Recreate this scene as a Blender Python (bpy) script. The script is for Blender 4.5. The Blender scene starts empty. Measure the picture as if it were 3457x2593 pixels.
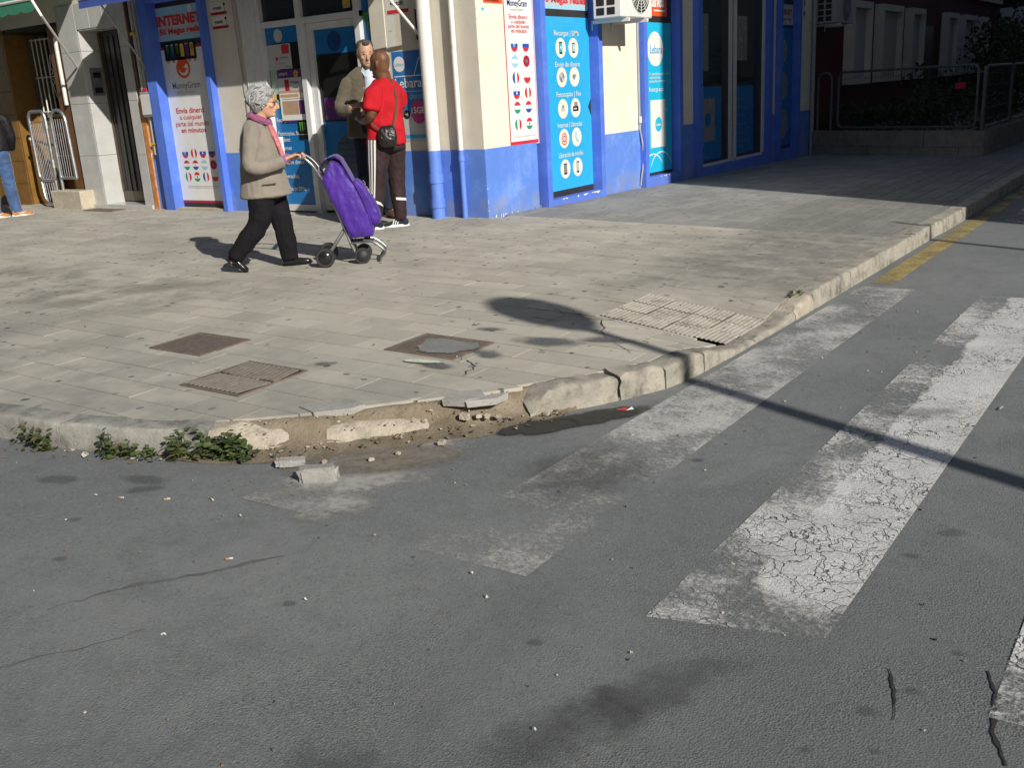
import bpy, bmesh, math, random
import numpy as np
from mathutils import Vector, Matrix, noise as mnoise
random.seed(7); np.random.seed(7)
SC = bpy.context.scene
COL = SC.collection
R = math.radians
# ------------------------------------------------------------------ camera
F_PX, W_PX, H_PX = 3320.0, 3457.0, 2593.0
PITCH, ROLL, YAW = R(16.5), R(-3.4), R(-35.8)
CAM = np.array([6.711, -9.04, 1.35])
_f = np.array([math.sin(YAW)*math.cos(PITCH), math.cos(YAW)*math.cos(PITCH), -math.sin(PITCH)])
_r0 = np.array([math.cos(YAW), -math.sin(YAW), 0.0]); _u0 = np.cross(_r0, _f)
CR = math.cos(ROLL)*_r0 + math.sin(ROLL)*_u0
CU = np.cross(CR, _f); CF = _f
cd = bpy.data.cameras.new('camera'); cam = bpy.data.objects.new('camera', cd); COL.objects.link(cam)
cam.matrix_world = Matrix(((CR[0],CU[0],-CF[0],CAM[0]),(CR[1],CU[1],-CF[1],CAM[1]),(CR[2],CU[2],-CF[2],CAM[2]),(0,0,0,1)))
cd.sensor_width = 36.0; cd.lens = F_PX/W_PX*36.0; cd.clip_end = 2000; cd.clip_start = 0.05
SC.camera = cam
def proj(p):
    q = np.asarray(p, float)-CAM; z = q@CF
    return (W_PX/2+F_PX*(q@CR)/z, H_PX/2-F_PX*(q@CU)/z, z)
# ------------------------------------------------------------------ light
SUN_EL, SUN_AZ = R(29.0), R(23.0)            # azimuth from +X towards -Y
SUN = Vector((math.cos(SUN_AZ)*math.cos(SUN_EL), -math.sin(SUN_AZ)*math.cos(SUN_EL), math.sin(SUN_EL)))
wd = bpy.data.worlds.new('World'); SC.world = wd; wd.use_nodes = True
nt = wd.node_tree; nt.nodes.clear()
sky = nt.nodes.new('ShaderNodeTexSky'); sky.sky_type = 'NISHITA'; sky.sun_disc = False
sky.sun_elevation = SUN_EL; sky.sun_rotation = math.atan2(SUN.x, SUN.y); sky.altitude = 20
sky.air_density = 1.0; sky.dust_density = 0.6; sky.ozone_density = 1.0
bg = nt.nodes.new('ShaderNodeBackground'); bg.inputs[1].default_value = 0.072
wo = nt.nodes.new('ShaderNodeOutputWorld')
nt.links.new(sky.outputs[0], bg.inputs[0]); nt.links.new(bg.outputs[0], wo.inputs[0])
sl = bpy.data.lights.new('sun', 'SUN'); sl.energy = 4.8; sl.angle = R(0.53); sl.color = (1.0, 0.945, 0.85)
so = bpy.data.objects.new('sun', sl); COL.objects.link(so); so.location = (30, -14, 24)
so.rotation_euler = (-SUN).to_track_quat('-Z', 'Y').to_euler()
SC.view_settings.view_transform = 'Standard'; SC.view_settings.look = 'None'
SC.view_settings.exposure = 0.18; SC.view_settings.gamma = 1.0; SC.view_settings.use_curve_mapping = False
SC.render.engine = 'CYCLES'

# ------------------------------------------------------------------ helpers: materials
class NT:
    def __init__(s, name):
        s.m = bpy.data.materials.new(name); s.m.use_nodes = True; s.t = s.m.node_tree; s.t.nodes.clear()
        s.out = s.n('ShaderNodeOutputMaterial')
    def n(s, typ, **kw):
        nd = s.t.nodes.new(typ)
        for k, v in kw.items(): setattr(nd, k, v)
        return nd
    def l(s, a, b): s.t.links.new(a, b)
    def pos(s):
        if not hasattr(s, '_p'): s._p = s.n('ShaderNodeNewGeometry').outputs['Position']
        return s._p
    def noise(s, scale, detail=4, rough=.55, vec=None, dist=0.0, out='Fac'):
        nd = s.n('ShaderNodeTexNoise'); nd.inputs['Scale'].default_value = scale; nd.inputs['Detail'].default_value = detail
        nd.inputs['Roughness'].default_value = rough; nd.inputs['Distortion'].default_value = dist
        s.l(vec if vec is not None else s.pos(), nd.inputs['Vector']); return nd.outputs[out]
    def vor(s, scale, feature='F1', vec=None, rnd=1.0, out='Distance'):
        nd = s.n('ShaderNodeTexVoronoi', feature=feature); nd.inputs['Scale'].default_value = scale
        nd.inputs['Randomness'].default_value = rnd
        s.l(vec if vec is not None else s.pos(), nd.inputs['Vector']); return nd.outputs[out]
    def math(s, op, a, b=None, c=None, clamp=False):
        nd = s.n('ShaderNodeMath', operation=op, use_clamp=clamp)
        for i, v in enumerate((a, b, c)):
            if v is None: continue
            if isinstance(v, (int, float)): nd.inputs[i].default_value = v
            else: s.l(v, nd.inputs[i])
        return nd.outputs[0]
    def ramp(s, v, lo, hi, a=0.0, b=1.0):
        nd = s.n('ShaderNodeMapRange'); nd.clamp = True; nd.interpolation_type = 'SMOOTHSTEP'
        s.l(v, nd.inputs[0]); nd.inputs[1].default_value = lo; nd.inputs[2].default_value = hi
        nd.inputs[3].default_value = a; nd.inputs[4].default_value = b; return nd.outputs[0]
    def mix(s, f, a, b, mode='MIX'):
        nd = s.n('ShaderNodeMix', data_type='RGBA', blend_type=mode)
        if isinstance(f, (int, float)): nd.inputs[0].default_value = f
        else: s.l(f, nd.inputs[0])
        for i, v in ((6, a), (7, b)):
            if isinstance(v, tuple): nd.inputs[i].default_value = (v[0], v[1], v[2], 1)
            else: s.l(v, nd.inputs[i])
        return nd.outputs[2]
    def xyz(s, vec=None):
        nd = s.n('ShaderNodeSeparateXYZ'); s.l(vec if vec is not None else s.pos(), nd.inputs[0]); return nd.outputs
    def scaled(s, sc, vec=None):
        nd = s.n('ShaderNodeVectorMath', operation='MULTIPLY'); s.l(vec if vec is not None else s.pos(), nd.inputs[0])
        nd.inputs[1].default_value = sc; return nd.outputs[0]
    def warped(s, amt, scale):
        nz = s.noise(scale, 3, out='Color')
        a = s.n('ShaderNodeVectorMath', operation='MULTIPLY_ADD'); s.l(nz, a.inputs[0]); a.inputs[1].default_value = (amt, amt, amt)
        s.l(s.pos(), a.inputs[2]); return a.outputs[0]
    def rnd(s):
        g = s.n('ShaderNodeNewGeometry').outputs['Random Per Island']; o = s.n('ShaderNodeObjectInfo').outputs['Random']
        return s.math('FRACT', s.math('ADD', g, o))
    def bsdf(s, col, rough=.7, metal=0.0, bump=None, bstr=.3, bdist=.01, spec=.5, alpha=None, coat=0.0):
        b = s.n('ShaderNodeBsdfPrincipled')
        if isinstance(col, tuple): b.inputs['Base Color'].default_value = (col[0], col[1], col[2], 1)
        else: s.l(col, b.inputs['Base Color'])
        if isinstance(rough, (int, float)): b.inputs['Roughness'].default_value = rough
        else: s.l(rough, b.inputs['Roughness'])
        b.inputs['Metallic'].default_value = metal; b.inputs['Specular IOR Level'].default_value = spec
        b.inputs['Coat Weight'].default_value = coat
        if bump is not None:
            bn = s.n('ShaderNodeBump'); bn.inputs['Strength'].default_value = bstr; bn.inputs['Distance'].default_value = bdist
            s.l(bump, bn.inputs['Height']); s.l(bn.outputs[0], b.inputs['Normal'])
        if alpha is not None: s.l(alpha, b.inputs['Alpha'])
        s.l(b.outputs[0], s.out.inputs[0]); s.b = b; return s.m
MATS = {}
def pm(name, col, rough=.7, var=.12, scale=6.0, bump=0.0, bscale=60.0, metal=0.0, spec=.5, grime=None, gscale=2.0, gamt=.5, coat=0.0, bdist=.01):
    """procedural paint-like material: base colour, noise variation, optional grime and bump"""
    if name in MATS: return MATS[name]
    n = NT(name)
    c = n.mix(n.ramp(n.noise(scale, 5), .25, .75), tuple(x*(1-var) for x in col), tuple(min(1, x*(1+var)) for x in col))
    if grime is not None:
        c = n.mix(n.ramp(n.noise(gscale, 6, .65), .5, .75, 0, gamt), c, grime)
    bh = n.noise(bscale, 4) if bump > 0 else None
    rr = n.ramp(n.noise(scale*.7, 3), .3, .7, max(.02, rough-.03), min(1, rough+.03))
    MATS[name] = n.bsdf(c, rr, metal, bh, bump, bdist, spec, coat=coat)
    return MATS[name]
# ------------------------------------------------------------------ helpers: meshes
def mesh(name, V, Fc, mats, fm=None, smooth=False):
    me = bpy.data.meshes.new(name); me.from_pydata([tuple(map(float, v)) for v in V], [], [tuple(f) for f in Fc]); 
    if not isinstance(mats, (list, tuple)): mats = [mats]
    for m in mats: me.materials.append(m)
    if fm is not None: me.polygons.foreach_set('material_index', fm)
    if smooth: me.polygons.foreach_set('use_smooth', [True]*len(me.polygons))
    me.update(); return me
def link(name, me, parent=None, loc=None):
    o = bpy.data.objects.new(name, me); COL.objects.link(o)
    if parent is not None: o.parent = parent
    if loc is not None: o.location = loc
    return o
def tag(o, label=None, cat=None, group=None, kind=None):
    if label: o['label'] = label
    if cat: o['category'] = cat
    if group: o['group'] = group
    if kind: o['kind'] = kind
    return o
def thing(name, loc, label, cat, group=None, rz=0.0):
    o = bpy.data.objects.new(name, None); COL.objects.link(o); o.location = loc; o.rotation_euler = (0, 0, rz); o.empty_display_size = .2
    return tag(o, label, cat, group)
class MB:
    """collects geometry in WORLD coordinates (or the thing's own, when the thing is rotated)"""
    def __init__(s): s.V = []; s.F = []; s.M = []
    def add(s, V, Fc, mi=0):
        b = len(s.V); s.V += [tuple(v) for v in V]; s.F += [tuple(i+b for i in f) for f in Fc]; s.M += [mi]*len(Fc); return s
    def box(s, x0, x1, y0, y1, z0, z1, mi=0, bev=0.0):
        x0, x1 = min(x0, x1), max(x0, x1); y0, y1 = min(y0, y1), max(y0, y1); z0, z1 = min(z0, z1), max(z0, z1)
        if bev > 0:
            bev = min(bev, (x1-x0)*.45, (y1-y0)*.45, (z1-z0)*.45)
            bm = bmesh.new(); bmesh.ops.create_cube(bm, size=1)
            for v in bm.verts: v.co = Vector((x0+(v.co.x+.5)*(x1-x0), y0+(v.co.y+.5)*(y1-y0), z0+(v.co.z+.5)*(z1-z0)))
            bmesh.ops.bevel(bm, geom=bm.edges[:], offset=bev, segments=1, affect='EDGES')
            bm.verts.index_update(); s.add([v.co[:] for v in bm.verts], [[v.index for v in f.verts] for f in bm.faces], mi); bm.free(); return s
        V = [(x, y, z) for z in (z0, z1) for y in (y0, y1) for x in (x0, x1)]
        return s.add(V, [(0,2,3,1),(4,5,7,6),(0,1,5,4),(2,6,7,3),(0,4,6,2),(1,3,7,5)], mi)
    def tube(s, pts, r, n=8, mi=0, closed=False, cap=True, flat=None):
        P = [np.array(p, float) for p in pts]; m = len(P); rs = r if isinstance(r, (list, tuple)) else [r]*m
        base = len(s.V); prev = None
        for i, p in enumerate(P):
            a = P[(i-1) % m] if (closed or i > 0) else P[i]; b = P[(i+1) % m] if (closed or i < m-1) else P[i]
            t = b-a; t = t/(np.linalg.norm(t)+1e-9)
            if prev is None:
                ref = np.array([0,0,1.]) if abs(t[2]) < .9 else np.array([1.,0,0])
            else: ref = prev
            u = ref-t*(ref@t); u /= np.linalg.norm(u)+1e-9; w = np.cross(t, u); prev = u
            for k in range(n):
                th = 2*math.pi*k/n; q = p+(u*math.cos(th)+w*math.sin(th)*(flat or 1))*rs[i]; s.V.append(tuple(q))
        for i in range(m if closed else m-1):
            j = (i+1) % m
            for k in range(n):
                k2 = (k+1) % n; s.F.append((base+i*n+k, base+i*n+k2, base+j*n+k2, base+j*n+k)); s.M.append(mi)
        if cap and not closed:
            s.F.append(tuple(base+k for k in range(n))[::-1]); s.M.append(mi)
            s.F.append(tuple(base+(m-1)*n+k for k in range(n))); s.M.append(mi)
        return s
    def lathe(s, prof, origin=(0,0,0), axis='z', n=20, mi=0):
        base = len(s.V); o = np.array(origin, float)
        for (r, h) in prof:
            for k in range(n):
                th = 2*math.pi*k/n; c, d = r*math.cos(th), r*math.sin(th)
                p = {'z': (c, d, h), 'y': (c, h, d), 'x': (h, c, d)}[axis]; s.V.append(tuple(o+np.array(p)))
        for i in range(len(prof)-1):
            for k in range(n):
                k2 = (k+1) % n; s.F.append((base+i*n+k, base+i*n+k2, base+(i+1)*n+k2, base+(i+1)*n+k)); s.M.append(mi)
        return s
    def build(s, name, mats, parent=None, smooth=False, local=False):
        V = s.V
        if parent is not None and not local:
            L = parent.location; PL = parent.parent.location if parent.parent else Vector((0,0,0))
            ox, oy, oz = L.x+PL.x, L.y+PL.y, L.z+PL.z
            V = [(v[0]-ox, v[1]-oy, v[2]-oz) for v in V]
        o = link(name, mesh(name, V, s.F, mats, s.M, smooth), parent)
        if smooth:
            try: o.data.set_sharp_from_angle(angle=R(40))
            except Exception: pass
        return o
def bx(name, mat, parent, *b, bev=0.0):
    m = MB().box(*b, bev=bev); return m.build(name, mat, parent)
# ------------------------------------------------------------------ helpers: flat print on a plane
class Plane:
    """u to the viewer's right, v up, offset d out of the surface"""
    def __init__(s, kind, c, sh=0.0): s.k, s.c, s.sh = kind, c, sh
    def p(s, u, v, d=0.0):
        u += s.sh; return (u, s.c-d, v) if s.k == 'L' else (s.c+d, u, v)
def fquad(mb, P, u0, u1, v0, v1, d, mi=0):
    mb.add([P.p(u0,v0,d), P.p(u1,v0,d), P.p(u1,v1,d), P.p(u0,v1,d)], [(0,1,2,3)], mi)
def fpoly(mb, P, pts, d, mi=0):
    mb.add([P.p(u,v,d) for u, v in pts], [tuple(range(len(pts)))], mi)
def fdisc(mb, P, u, v, r, d, mi=0, n=28, ru=None):
    ru = ru or r; fpoly(mb, P, [(u+ru*math.cos(2*math.pi*k/n), v+r*math.sin(2*math.pi*k/n)) for k in range(n)], d, mi)
def fband(mb, P, u, v, r, a, b, d, mi=0, vert=False, n=8):
    """slice of a disc between a*r and b*r"""
    L, Q = [], []
    for k in range(n+1):
        t = a+(b-a)*k/n; h = math.sqrt(max(0, 1-t*t)); L.append((t, h)); Q.append((t, -h))
    pts = L+Q[::-1]
    pts = [(u+r*t, v+r*h) for t, h in pts] if vert else [(u+r*h, v+r*t) for t, h in pts]
    if not vert: pts = pts[::-1]
    fpoly(mb, P, pts[::-1], d, mi)
_tc = {}
def text_geo(txt, bold=0.0):
    key = (txt, bold)
    if key not in _tc:
        cu = bpy.data.curves.new('t', 'FONT'); cu.body = txt; cu.size = 1.0; cu.resolution_u = 3; cu.offset = bold
        o = bpy.data.objects.new('t', cu); me = bpy.data.meshes.new_from_object(o)
        V = np.array([v.co[:2] for v in me.vertices]) if len(me.vertices) else np.zeros((0,2)); Fc = [tuple(p.vertices) for p in me.polygons]
        bpy.data.objects.remove(o); bpy.data.curves.remove(cu); bpy.data.meshes.remove(me)
        _tc[key] = (V, Fc)
    return _tc[key]
def ftext(mb, P, txt, u0, v0, width=None, height=None, d=.004, mi=0, bold=.02, center=False, slope=0.0):
    """lettering fitted to a box: u0 left (or middle), v0 base line"""
    V, Fc = text_geo(txt, bold)
    if len(V) == 0: return
    w = V[:,0].max()-V[:,0].min(); h = V[:,1].max()
    if height is None: height = h*width/w
    sy = height/h; sx = (width/w) if width else sy
    x = (V[:,0]-V[:,0].min())*sx
    if center: x = x-w*sx/2
    mb.add([P.p(u0+a, v0+b*sy+a*slope, d) for a, b in zip(x, V[:,1])], Fc, mi)
# ------------------------------------------------------------------ ground height
DROP, RZ = .12, -.25          # fall of the pavement to the kerb; level of the road
OUT = [(-14,-8.6),(-6,-7.6),(-2,-7.07),(0,-6.81),(1.59,-6.605),(2.13,-6.53),(2.77,-6.33),(3.15,-6.08),(3.52,-5.72),(3.94,-5.20),(4.30,-4.60),(4.44,-4.0),(4.49,-2.0),(4.52,1.0),(4.56,6.0),(4.62,40)]
def smooth01(t): t = max(0.0, min(1.0, t)); return t*t*(3-2*t)
def ramp_dip(y):
    return smooth01((y+4.15)/.7) if y < -3.2 else smooth01((-2.10-y)/.8)
def gz(x, y):
    s = min(1.0, (max(x/4.55, 0)**4+max(-y/6.5, 0)**4)**.25)
    z = -DROP*s
    if y > 0: z -= .016*min(y, 12)*(1-min(max(x, 0)/4.55, 1))
    if x > 3.4 and -4.2 < y < -2.1: z -= .108*ramp_dip(y)*min(1, (x-3.4)/1.0)
    return z
def hnoise(p, s=1.0): return mnoise.noise(Vector((p[0]*s, p[1]*s, p[2]*s)))
# ================================================================== GROUND
def m_asphalt():
    n = NT('asphalt'); p = n.pos()
    big = n.noise(.55, 5, .6); mid = n.noise(3.5, 5, .6); fine = n.noise(95, 3, .6); agg = n.vor(150); agg2 = n.vor(120, out='Color')
    c = n.mix(n.ramp(big, .3, .7), (.136,.147,.154), (.188,.199,.204))
    c = n.mix(n.ramp(mid, .45, .8, 0, .5), c, (.112,.119,.122))
    sep = n.n('ShaderNodeSeparateColor'); n.l(agg2, sep.inputs[0])
    c = n.mix(n.ramp(sep.outputs[0], .78, .95, 0, .55), c, (.23,.22,.20))
    c = n.mix(n.ramp(sep.outputs[1], .86, .97, 0, .4), c, (.070,.072,.074))
    c = n.mix(n.ramp(fine, .56, .74, 0, .3), c, (.060,.062,.064))
    X, Y, Z = n.xyz()
    cz = n.math('MULTIPLY', n.ramp(n.math('SUBTRACT', X, n.math('MULTIPLY', Y, .8)), 9.4, 11.2), n.ramp(n.noise(1.7, 4), .3, .65))
    rt = n.ramp(n.math('ADD', n.math('SUBTRACT', X, n.math('MULTIPLY', Y, .35)), n.math('MULTIPLY', n.noise(.8, 4), 1.2)), 7.3, 9.6, 0, .55)
    c = n.mix(rt, c, (.090,.096,.101))
    c = n.mix(n.math('MULTIPLY', cz, n.ramp(n.noise(130, 2), .5, .68, 0, .7)), c, (.050,.053,.056))
    c = n.mix(n.math('MULTIPLY', cz, n.ramp(n.noise(105, 2), .56, .72, 0, .55)), c, (.27,.27,.26))
    c = n.mix(n.ramp(n.noise(13, 5, .7), .45, .72, 0, .35), c, (.110,.117,.122))
    c = n.mix(n.ramp(n.noise(.9, 6, .7, None, .8), .56, .66, 0, .3), c, (.215,.222,.222))
    # long tyre-polished streaks and a few dark drips
    st = n.noise(1.0, 4, .6, n.scaled((2.2, .35, 1.0)))
    c = n.mix(n.ramp(st, .55, .75, 0, .35), c, (.105,.110,.113))
    h = n.math('ADD', n.math('MULTIPLY', fine, .8), n.math('MULTIPLY', agg, .9))
    h = n.math('MULTIPLY', h, n.math('MULTIPLY_ADD', cz, 1.1, .6))
    return n.bsdf(c, .82, bump=h, bstr=.34, bdist=.007, spec=.3)
def m_tile(name, c0, c1, dirty):
    n = NT(name); r = n.rnd()
    c = n.mix(r, c0, c1)
    c = n.mix(n.ramp(n.noise(1.1, 6, .65), .42, .72, 0, .55), c, tuple(x*.62 for x in c0))
    c = n.mix(n.ramp(n.noise(9, 6, .7), .5, .8, 0, .45), c, tuple(x*.60 for x in c0))
    c = n.mix(n.ramp(n.noise(5, 5, .6), .58, .8, 0, .4), c, tuple(min(1, x*1.28) for x in c0))
    X, Y, Z = n.xyz()
    # grimy, much-walked strip by the crossing and along the kerb
    g = n.math('MULTIPLY', n.ramp(n.math('ADD', X, n.math('MULTIPLY', n.noise(1.6, 4), 1.6)), 3.3, 4.3), n.ramp(n.math('ADD', Y, n.math('MULTIPLY', n.noise(1.3, 4), 1.4)), -2.6, -1.2))
    c = n.mix(n.math('MULTIPLY', g, n.ramp(n.noise(6, 6, .7), .25, .7, .25, dirty)), c, (.13,.125,.115))
    g2 = n.math('MULTIPLY', n.ramp(Y, -4.5, -5.9), n.ramp(n.noise(3, 5, .65), .35, .7, .05, .6))
    c = n.mix(g2, c, (.19,.19,.185))
    g3 = n.math('MULTIPLY', n.math('MULTIPLY', n.ramp(X, .8, -.4), n.ramp(n.math('ABSOLUTE', n.math('ADD', Y, 4.3)), .9, .3)), n.ramp(n.noise(2.2, 5), .4, .65, 0, .6))
    c = n.mix(g3, c, (.15,.14,.125))
    # trodden chewing gum
    w = n.warped(.03, 40)
    v = n.n('ShaderNodeTexVoronoi', feature='F1', voronoi_dimensions='2D'); v.inputs['Scale'].default_value = 5.2; n.l(w, v.inputs['Vector'])
    sep = n.n('ShaderNodeSeparateColor'); n.l(v.outputs['Color'], sep.inputs[0])
    dens = n.ramp(n.math('SUBTRACT', n.math('MULTIPLY', X, .5), Y), 1.2, 5.5, .35, .72)
    on = n.math('GREATER_THAN', sep.outputs[0], dens)
    rad = n.math('MULTIPLY_ADD', sep.outputs[1], .07, .055)
    gum = n.math('MULTIPLY', on, n.math('LESS_THAN', v.outputs['Distance'], rad))
    c = n.mix(n.math('MULTIPLY', gum, n.ramp(sep.outputs[2], 0, 1, .45, .92)), c, (.075,.078,.085))
    h = n.math('ADD', n.math('MULTIPLY', n.noise(90, 4), .5), n.noise(9, 4))
    return n.bsdf(c, .86, bump=h, bstr=.30, bdist=.006, spec=.3)
def m_conc(name, a, b, dark=(.10,.10,.095), amt=.6, gs=4.0, bs=.5):
    n = NT(name)
    c = n.mix(n.ramp(n.noise(5, 6, .65), .3, .7), a, b)
    c = n.mix(n.ramp(n.noise(gs, 6, .7), .46, .72, 0, amt), c, dark)
    c = n.mix(n.ramp(n.noise(45, 4, .6), .55, .75, 0, .5), c, tuple(x*.55 for x in a))
    h = n.math('ADD', n.math('MULTIPLY', n.noise(70, 5, .7), .7), n.noise(14, 5, .65))
    return n.bsdf(c, .9, bump=h, bstr=bs, bdist=.015, spec=.25)
M_ASPH = m_asphalt()
M_TILE = m_tile('paving_beige', (.375,.355,.305), (.455,.432,.372), .75)
M_TILEG = m_tile('paving_grey', (.240,.238,.226), (.300,.296,.278), .6)
M_BED = pm('joint_dirt', (.060,.054,.046), .95, .3, 9)
M_KERB = m_conc('kerb_concrete', (.27,.25,.215), (.36,.335,.285), (.105,.098,.086), .9, 7)
M_KERBL = m_conc('kerb_concrete_grey', (.25,.245,.225), (.35,.34,.31), (.095,.095,.092), .85, 5.5)
M_KERBB = m_conc('kerb_broken', (.40,.35,.285), (.50,.445,.365), (.16,.14,.115), .65, 8, .9)
M_DIRT = m_conc('dirt', (.185,.150,.105), (.265,.222,.165), (.11,.092,.068), .7, 7, .9)
M_STONE = m_conc('broken_stone', (.30,.29,.275), (.40,.39,.37), (.13,.13,.13), .55, 10)
# ---- road
road = link('road', mesh('road', [(-300,-300,RZ),(300,-300,RZ),(300,300,RZ),(-300,300,RZ)], [(0,1,2,3)], M_ASPH))
tag(road, 'worn grey asphalt road with a faded zebra crossing', None, None, 'structure')
# ---- painted markings
def m_paint(name, col, lo, hi, xr=None, crack=False, yr=None, yf=None):
    n = NT(name); X, Y, Z = n.xyz()
    a = n.math('ADD', n.math('MULTIPLY', n.noise(1.35, 6, .62), .72), n.math('MULTIPLY', n.noise(42, 5, .7), .28))
    if xr:
        k = n.ramp(n.math('MULTIPLY_ADD', n.noise(5, 4), .10, X), xr[0]+.05, xr[1]+.05, 0, xr[2])
        if yr: k = n.math('MULTIPLY', k, n.math('MULTIPLY', n.ramp(Y, yr[0], yr[0]+.3), n.ramp(Y, yr[1], yr[1]-.8, .45, 1)))
        a = n.math('ADD', a, k)
    if yf: a = n.math('ADD', a, n.ramp(n.math('MULTIPLY_ADD', n.noise(3, 4), .5, Y), yf[0]+.25, yf[1]+.25, yf[2], 0))
    al = n.ramp(a, lo, hi)
    pit = n.ramp(n.vor(120), .12, .35, .35, 1); al = n.math('MULTIPLY', al, pit)
    if crack:
        w = n.warped(.16, 7); e = n.vor(9, 'DISTANCE_TO_EDGE', w); cr = n.ramp(e, .004, .022)
        e2 = n.vor(5, 'DISTANCE_TO_EDGE', w); e3 = n.vor(26, 'DISTANCE_TO_EDGE', w); cr = n.math('MULTIPLY', n.math('MULTIPLY', cr, n.ramp(e2, .003, .014)), n.math('MAXIMUM', n.ramp(e3, .01, .05), n.ramp(n.noise(4, 3), .40, .55)))
        al = n.math('MULTIPLY', al, n.math('MAXIMUM', cr, n.ramp(n.noise(2.2, 3), .46, .60)))
    c = n.mix(n.ramp(n.noise(4, 5, .65), .35, .75), tuple(x*1.05 for x in col), tuple(x*.74 for x in col))
    c = n.mix(n.ramp(n.noise(60, 4), .55, .75, 0, .5), c, tuple(x*.5 for x in col))
    return n.bsdf(c, .7, bump=n.noise(95, 4), bstr=.5, bdist=.008, spec=.4, alpha=al)
def sheet(name, pts, z, mat, parent):
    me = mesh(name, [(x, y, z-parent.location.z) for x, y in pts], [tuple(range(len(pts)))], mat); return link(name, me, parent)
ZP = RZ+.004
sheet('crossing_stripe', [(3.46,-6.56),(3.95,-6.54),(3.98,-5.35),(3.60,-5.72),(3.48,-5.9)], ZP, m_paint('paint_faded', (.35,.345,.33), .42, .62), road)
sheet('crossing_stripe', [(4.43,-6.58),(4.93,-6.56),(4.96,-1.36),(4.56,-1.33)], ZP, m_paint('paint_worn', (.47,.47,.455), .385, .56, None, False, None, (-5.35,-4.85,-.075)), road)
sheet('crossing_stripe', [(5.41,-6.60),(5.93,-6.46),(5.95,-1.40),(5.43,-1.44)], ZP, m_paint('paint_cracked', (.56,.56,.55), .455, .60, (5.60,5.66,.32), True, (-6.35,-3.7)), road)
sheet('crossing_stripe', [(6.40,-6.62),(6.92,-6.6),(6.94,-1.4),(6.42,-1.42)], ZP, m_paint('paint_bright', (.66,.66,.65), .42, .54, None, True), road)
sheet('crossing_stripe', [(4.95,2.45),(5.45,2.2),(5.6,5.2),(5.0,5.2)], ZP, m_paint('paint_far', (.55,.55,.53), .42, .56), road)
sheet('yellow_line', [(4.59,-1.20),(4.765,-1.22),(4.80,12),(4.63,12)], ZP, m_paint('paint_yellow', (.37,.29,.115), .36, .60), road)
# ---- stains, patches and cracks of the asphalt
def m_stain(name, col, amax, loc, lo=.22, hi=.75):
    n = NT(name); tc = n.n('ShaderNodeTexCoord')
    g = n.n('ShaderNodeTexGradient', gradient_type='SPHERICAL'); n.l(tc.outputs['Object'], g.inputs[0])
    a = n.math('MULTIPLY', n.math('POWER', g.outputs[0], .7), n.math('MULTIPLY_ADD', n.noise(7, 7, .7), 2.2, -.25))
    al = n.ramp(a, lo, hi, 0, amax)
    return n.bsdf(n.mix(n.ramp(n.noise(30, 4), .4, .7), col, tuple(x*.7 for x in col)), .8, bump=n.noise(95, 3), bstr=.4, bdist=.008, alpha=al)
M_OIL = m_stain('oil_stain', (.085,.087,.088), .36, 0)
M_OILW = m_stain('damp_stain', (.040,.038,.033), .95, 0, .15, .42)
M_PALE = m_stain('cement_splash', (.38,.375,.355), .85, 0)
M_DUST = m_stain('dust_patch', (.24,.215,.175), .8, 0, .15, .7)
_zs = [0]
def stain(x, y, rx, ry, rot, mat, z=None, parent=road, name='stain'):
    n = 20; _zs[0] += 1
    zz = (ZP+.0015+.0006*(_zs[0] % 6)) if z is None else z
    o = link(name, mesh(name, [(math.cos(2*math.pi*k/n), math.sin(2*math.pi*k/n), 0) for k in range(n)], [tuple(range(n))], mat), parent)
    o.location = (x-parent.location.x, y-parent.location.y, zz-parent.location.z); o.rotation_euler = (0,0,R(rot)); o.scale = (rx, ry, 1); return o
stain(2.90,-6.62,.20,.07,15,M_OIL); stain(2.98,-6.70,.13,.06,40,M_OIL); stain(2.5,-6.82,.16,.07,20,M_OIL)
stain(4.28,-5.00,.42,.12,56,M_OILW); stain(4.12,-5.24,.25,.12,50,M_OILW)
stain(3.75,-6.2,.5,.25,40,M_PALE); stain(3.7,-5.95,.55,.22,42,M_DUST); stain(3.85,-6.45,.3,.2,10,M_PALE); stain(3.7,-6.02,.35,.12,42,M_DUST)
stain(4.6,-5.65,.4,.45,10,M_OIL); stain(5.62,-6.95,.14,.42,-30,M_OIL); stain(5.50,-7.2,.16,.35,-30,M_OIL)
stain(5.72,-4.25,.22,.16,30,M_OIL)
stain(5.2,-7.75,.35,.3,-30,M_OIL)
for x, y, r in [(6.10,-5.55,.05),(6.02,-5.8,.03),(6.22,-6.60,.025),(6.14,-6.75,.03),(6.28,-6.35,.02),(5.5,-7.0,.03),(5.2,-6.9,.025),(4.35,-7.1,.025),(3.3,-7.3,.03),(6.05,-6.98,.02),(6.2,-6.9,.02),(3.0,-7.05,.03),(5.0,-5.3,.03)]:
    stain(x, y, r*1.5, r*1.1, 20, M_OIL)
M_CRACK = pm('crack_dark', (.022,.022,.022), .95, .2, 20)
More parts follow.
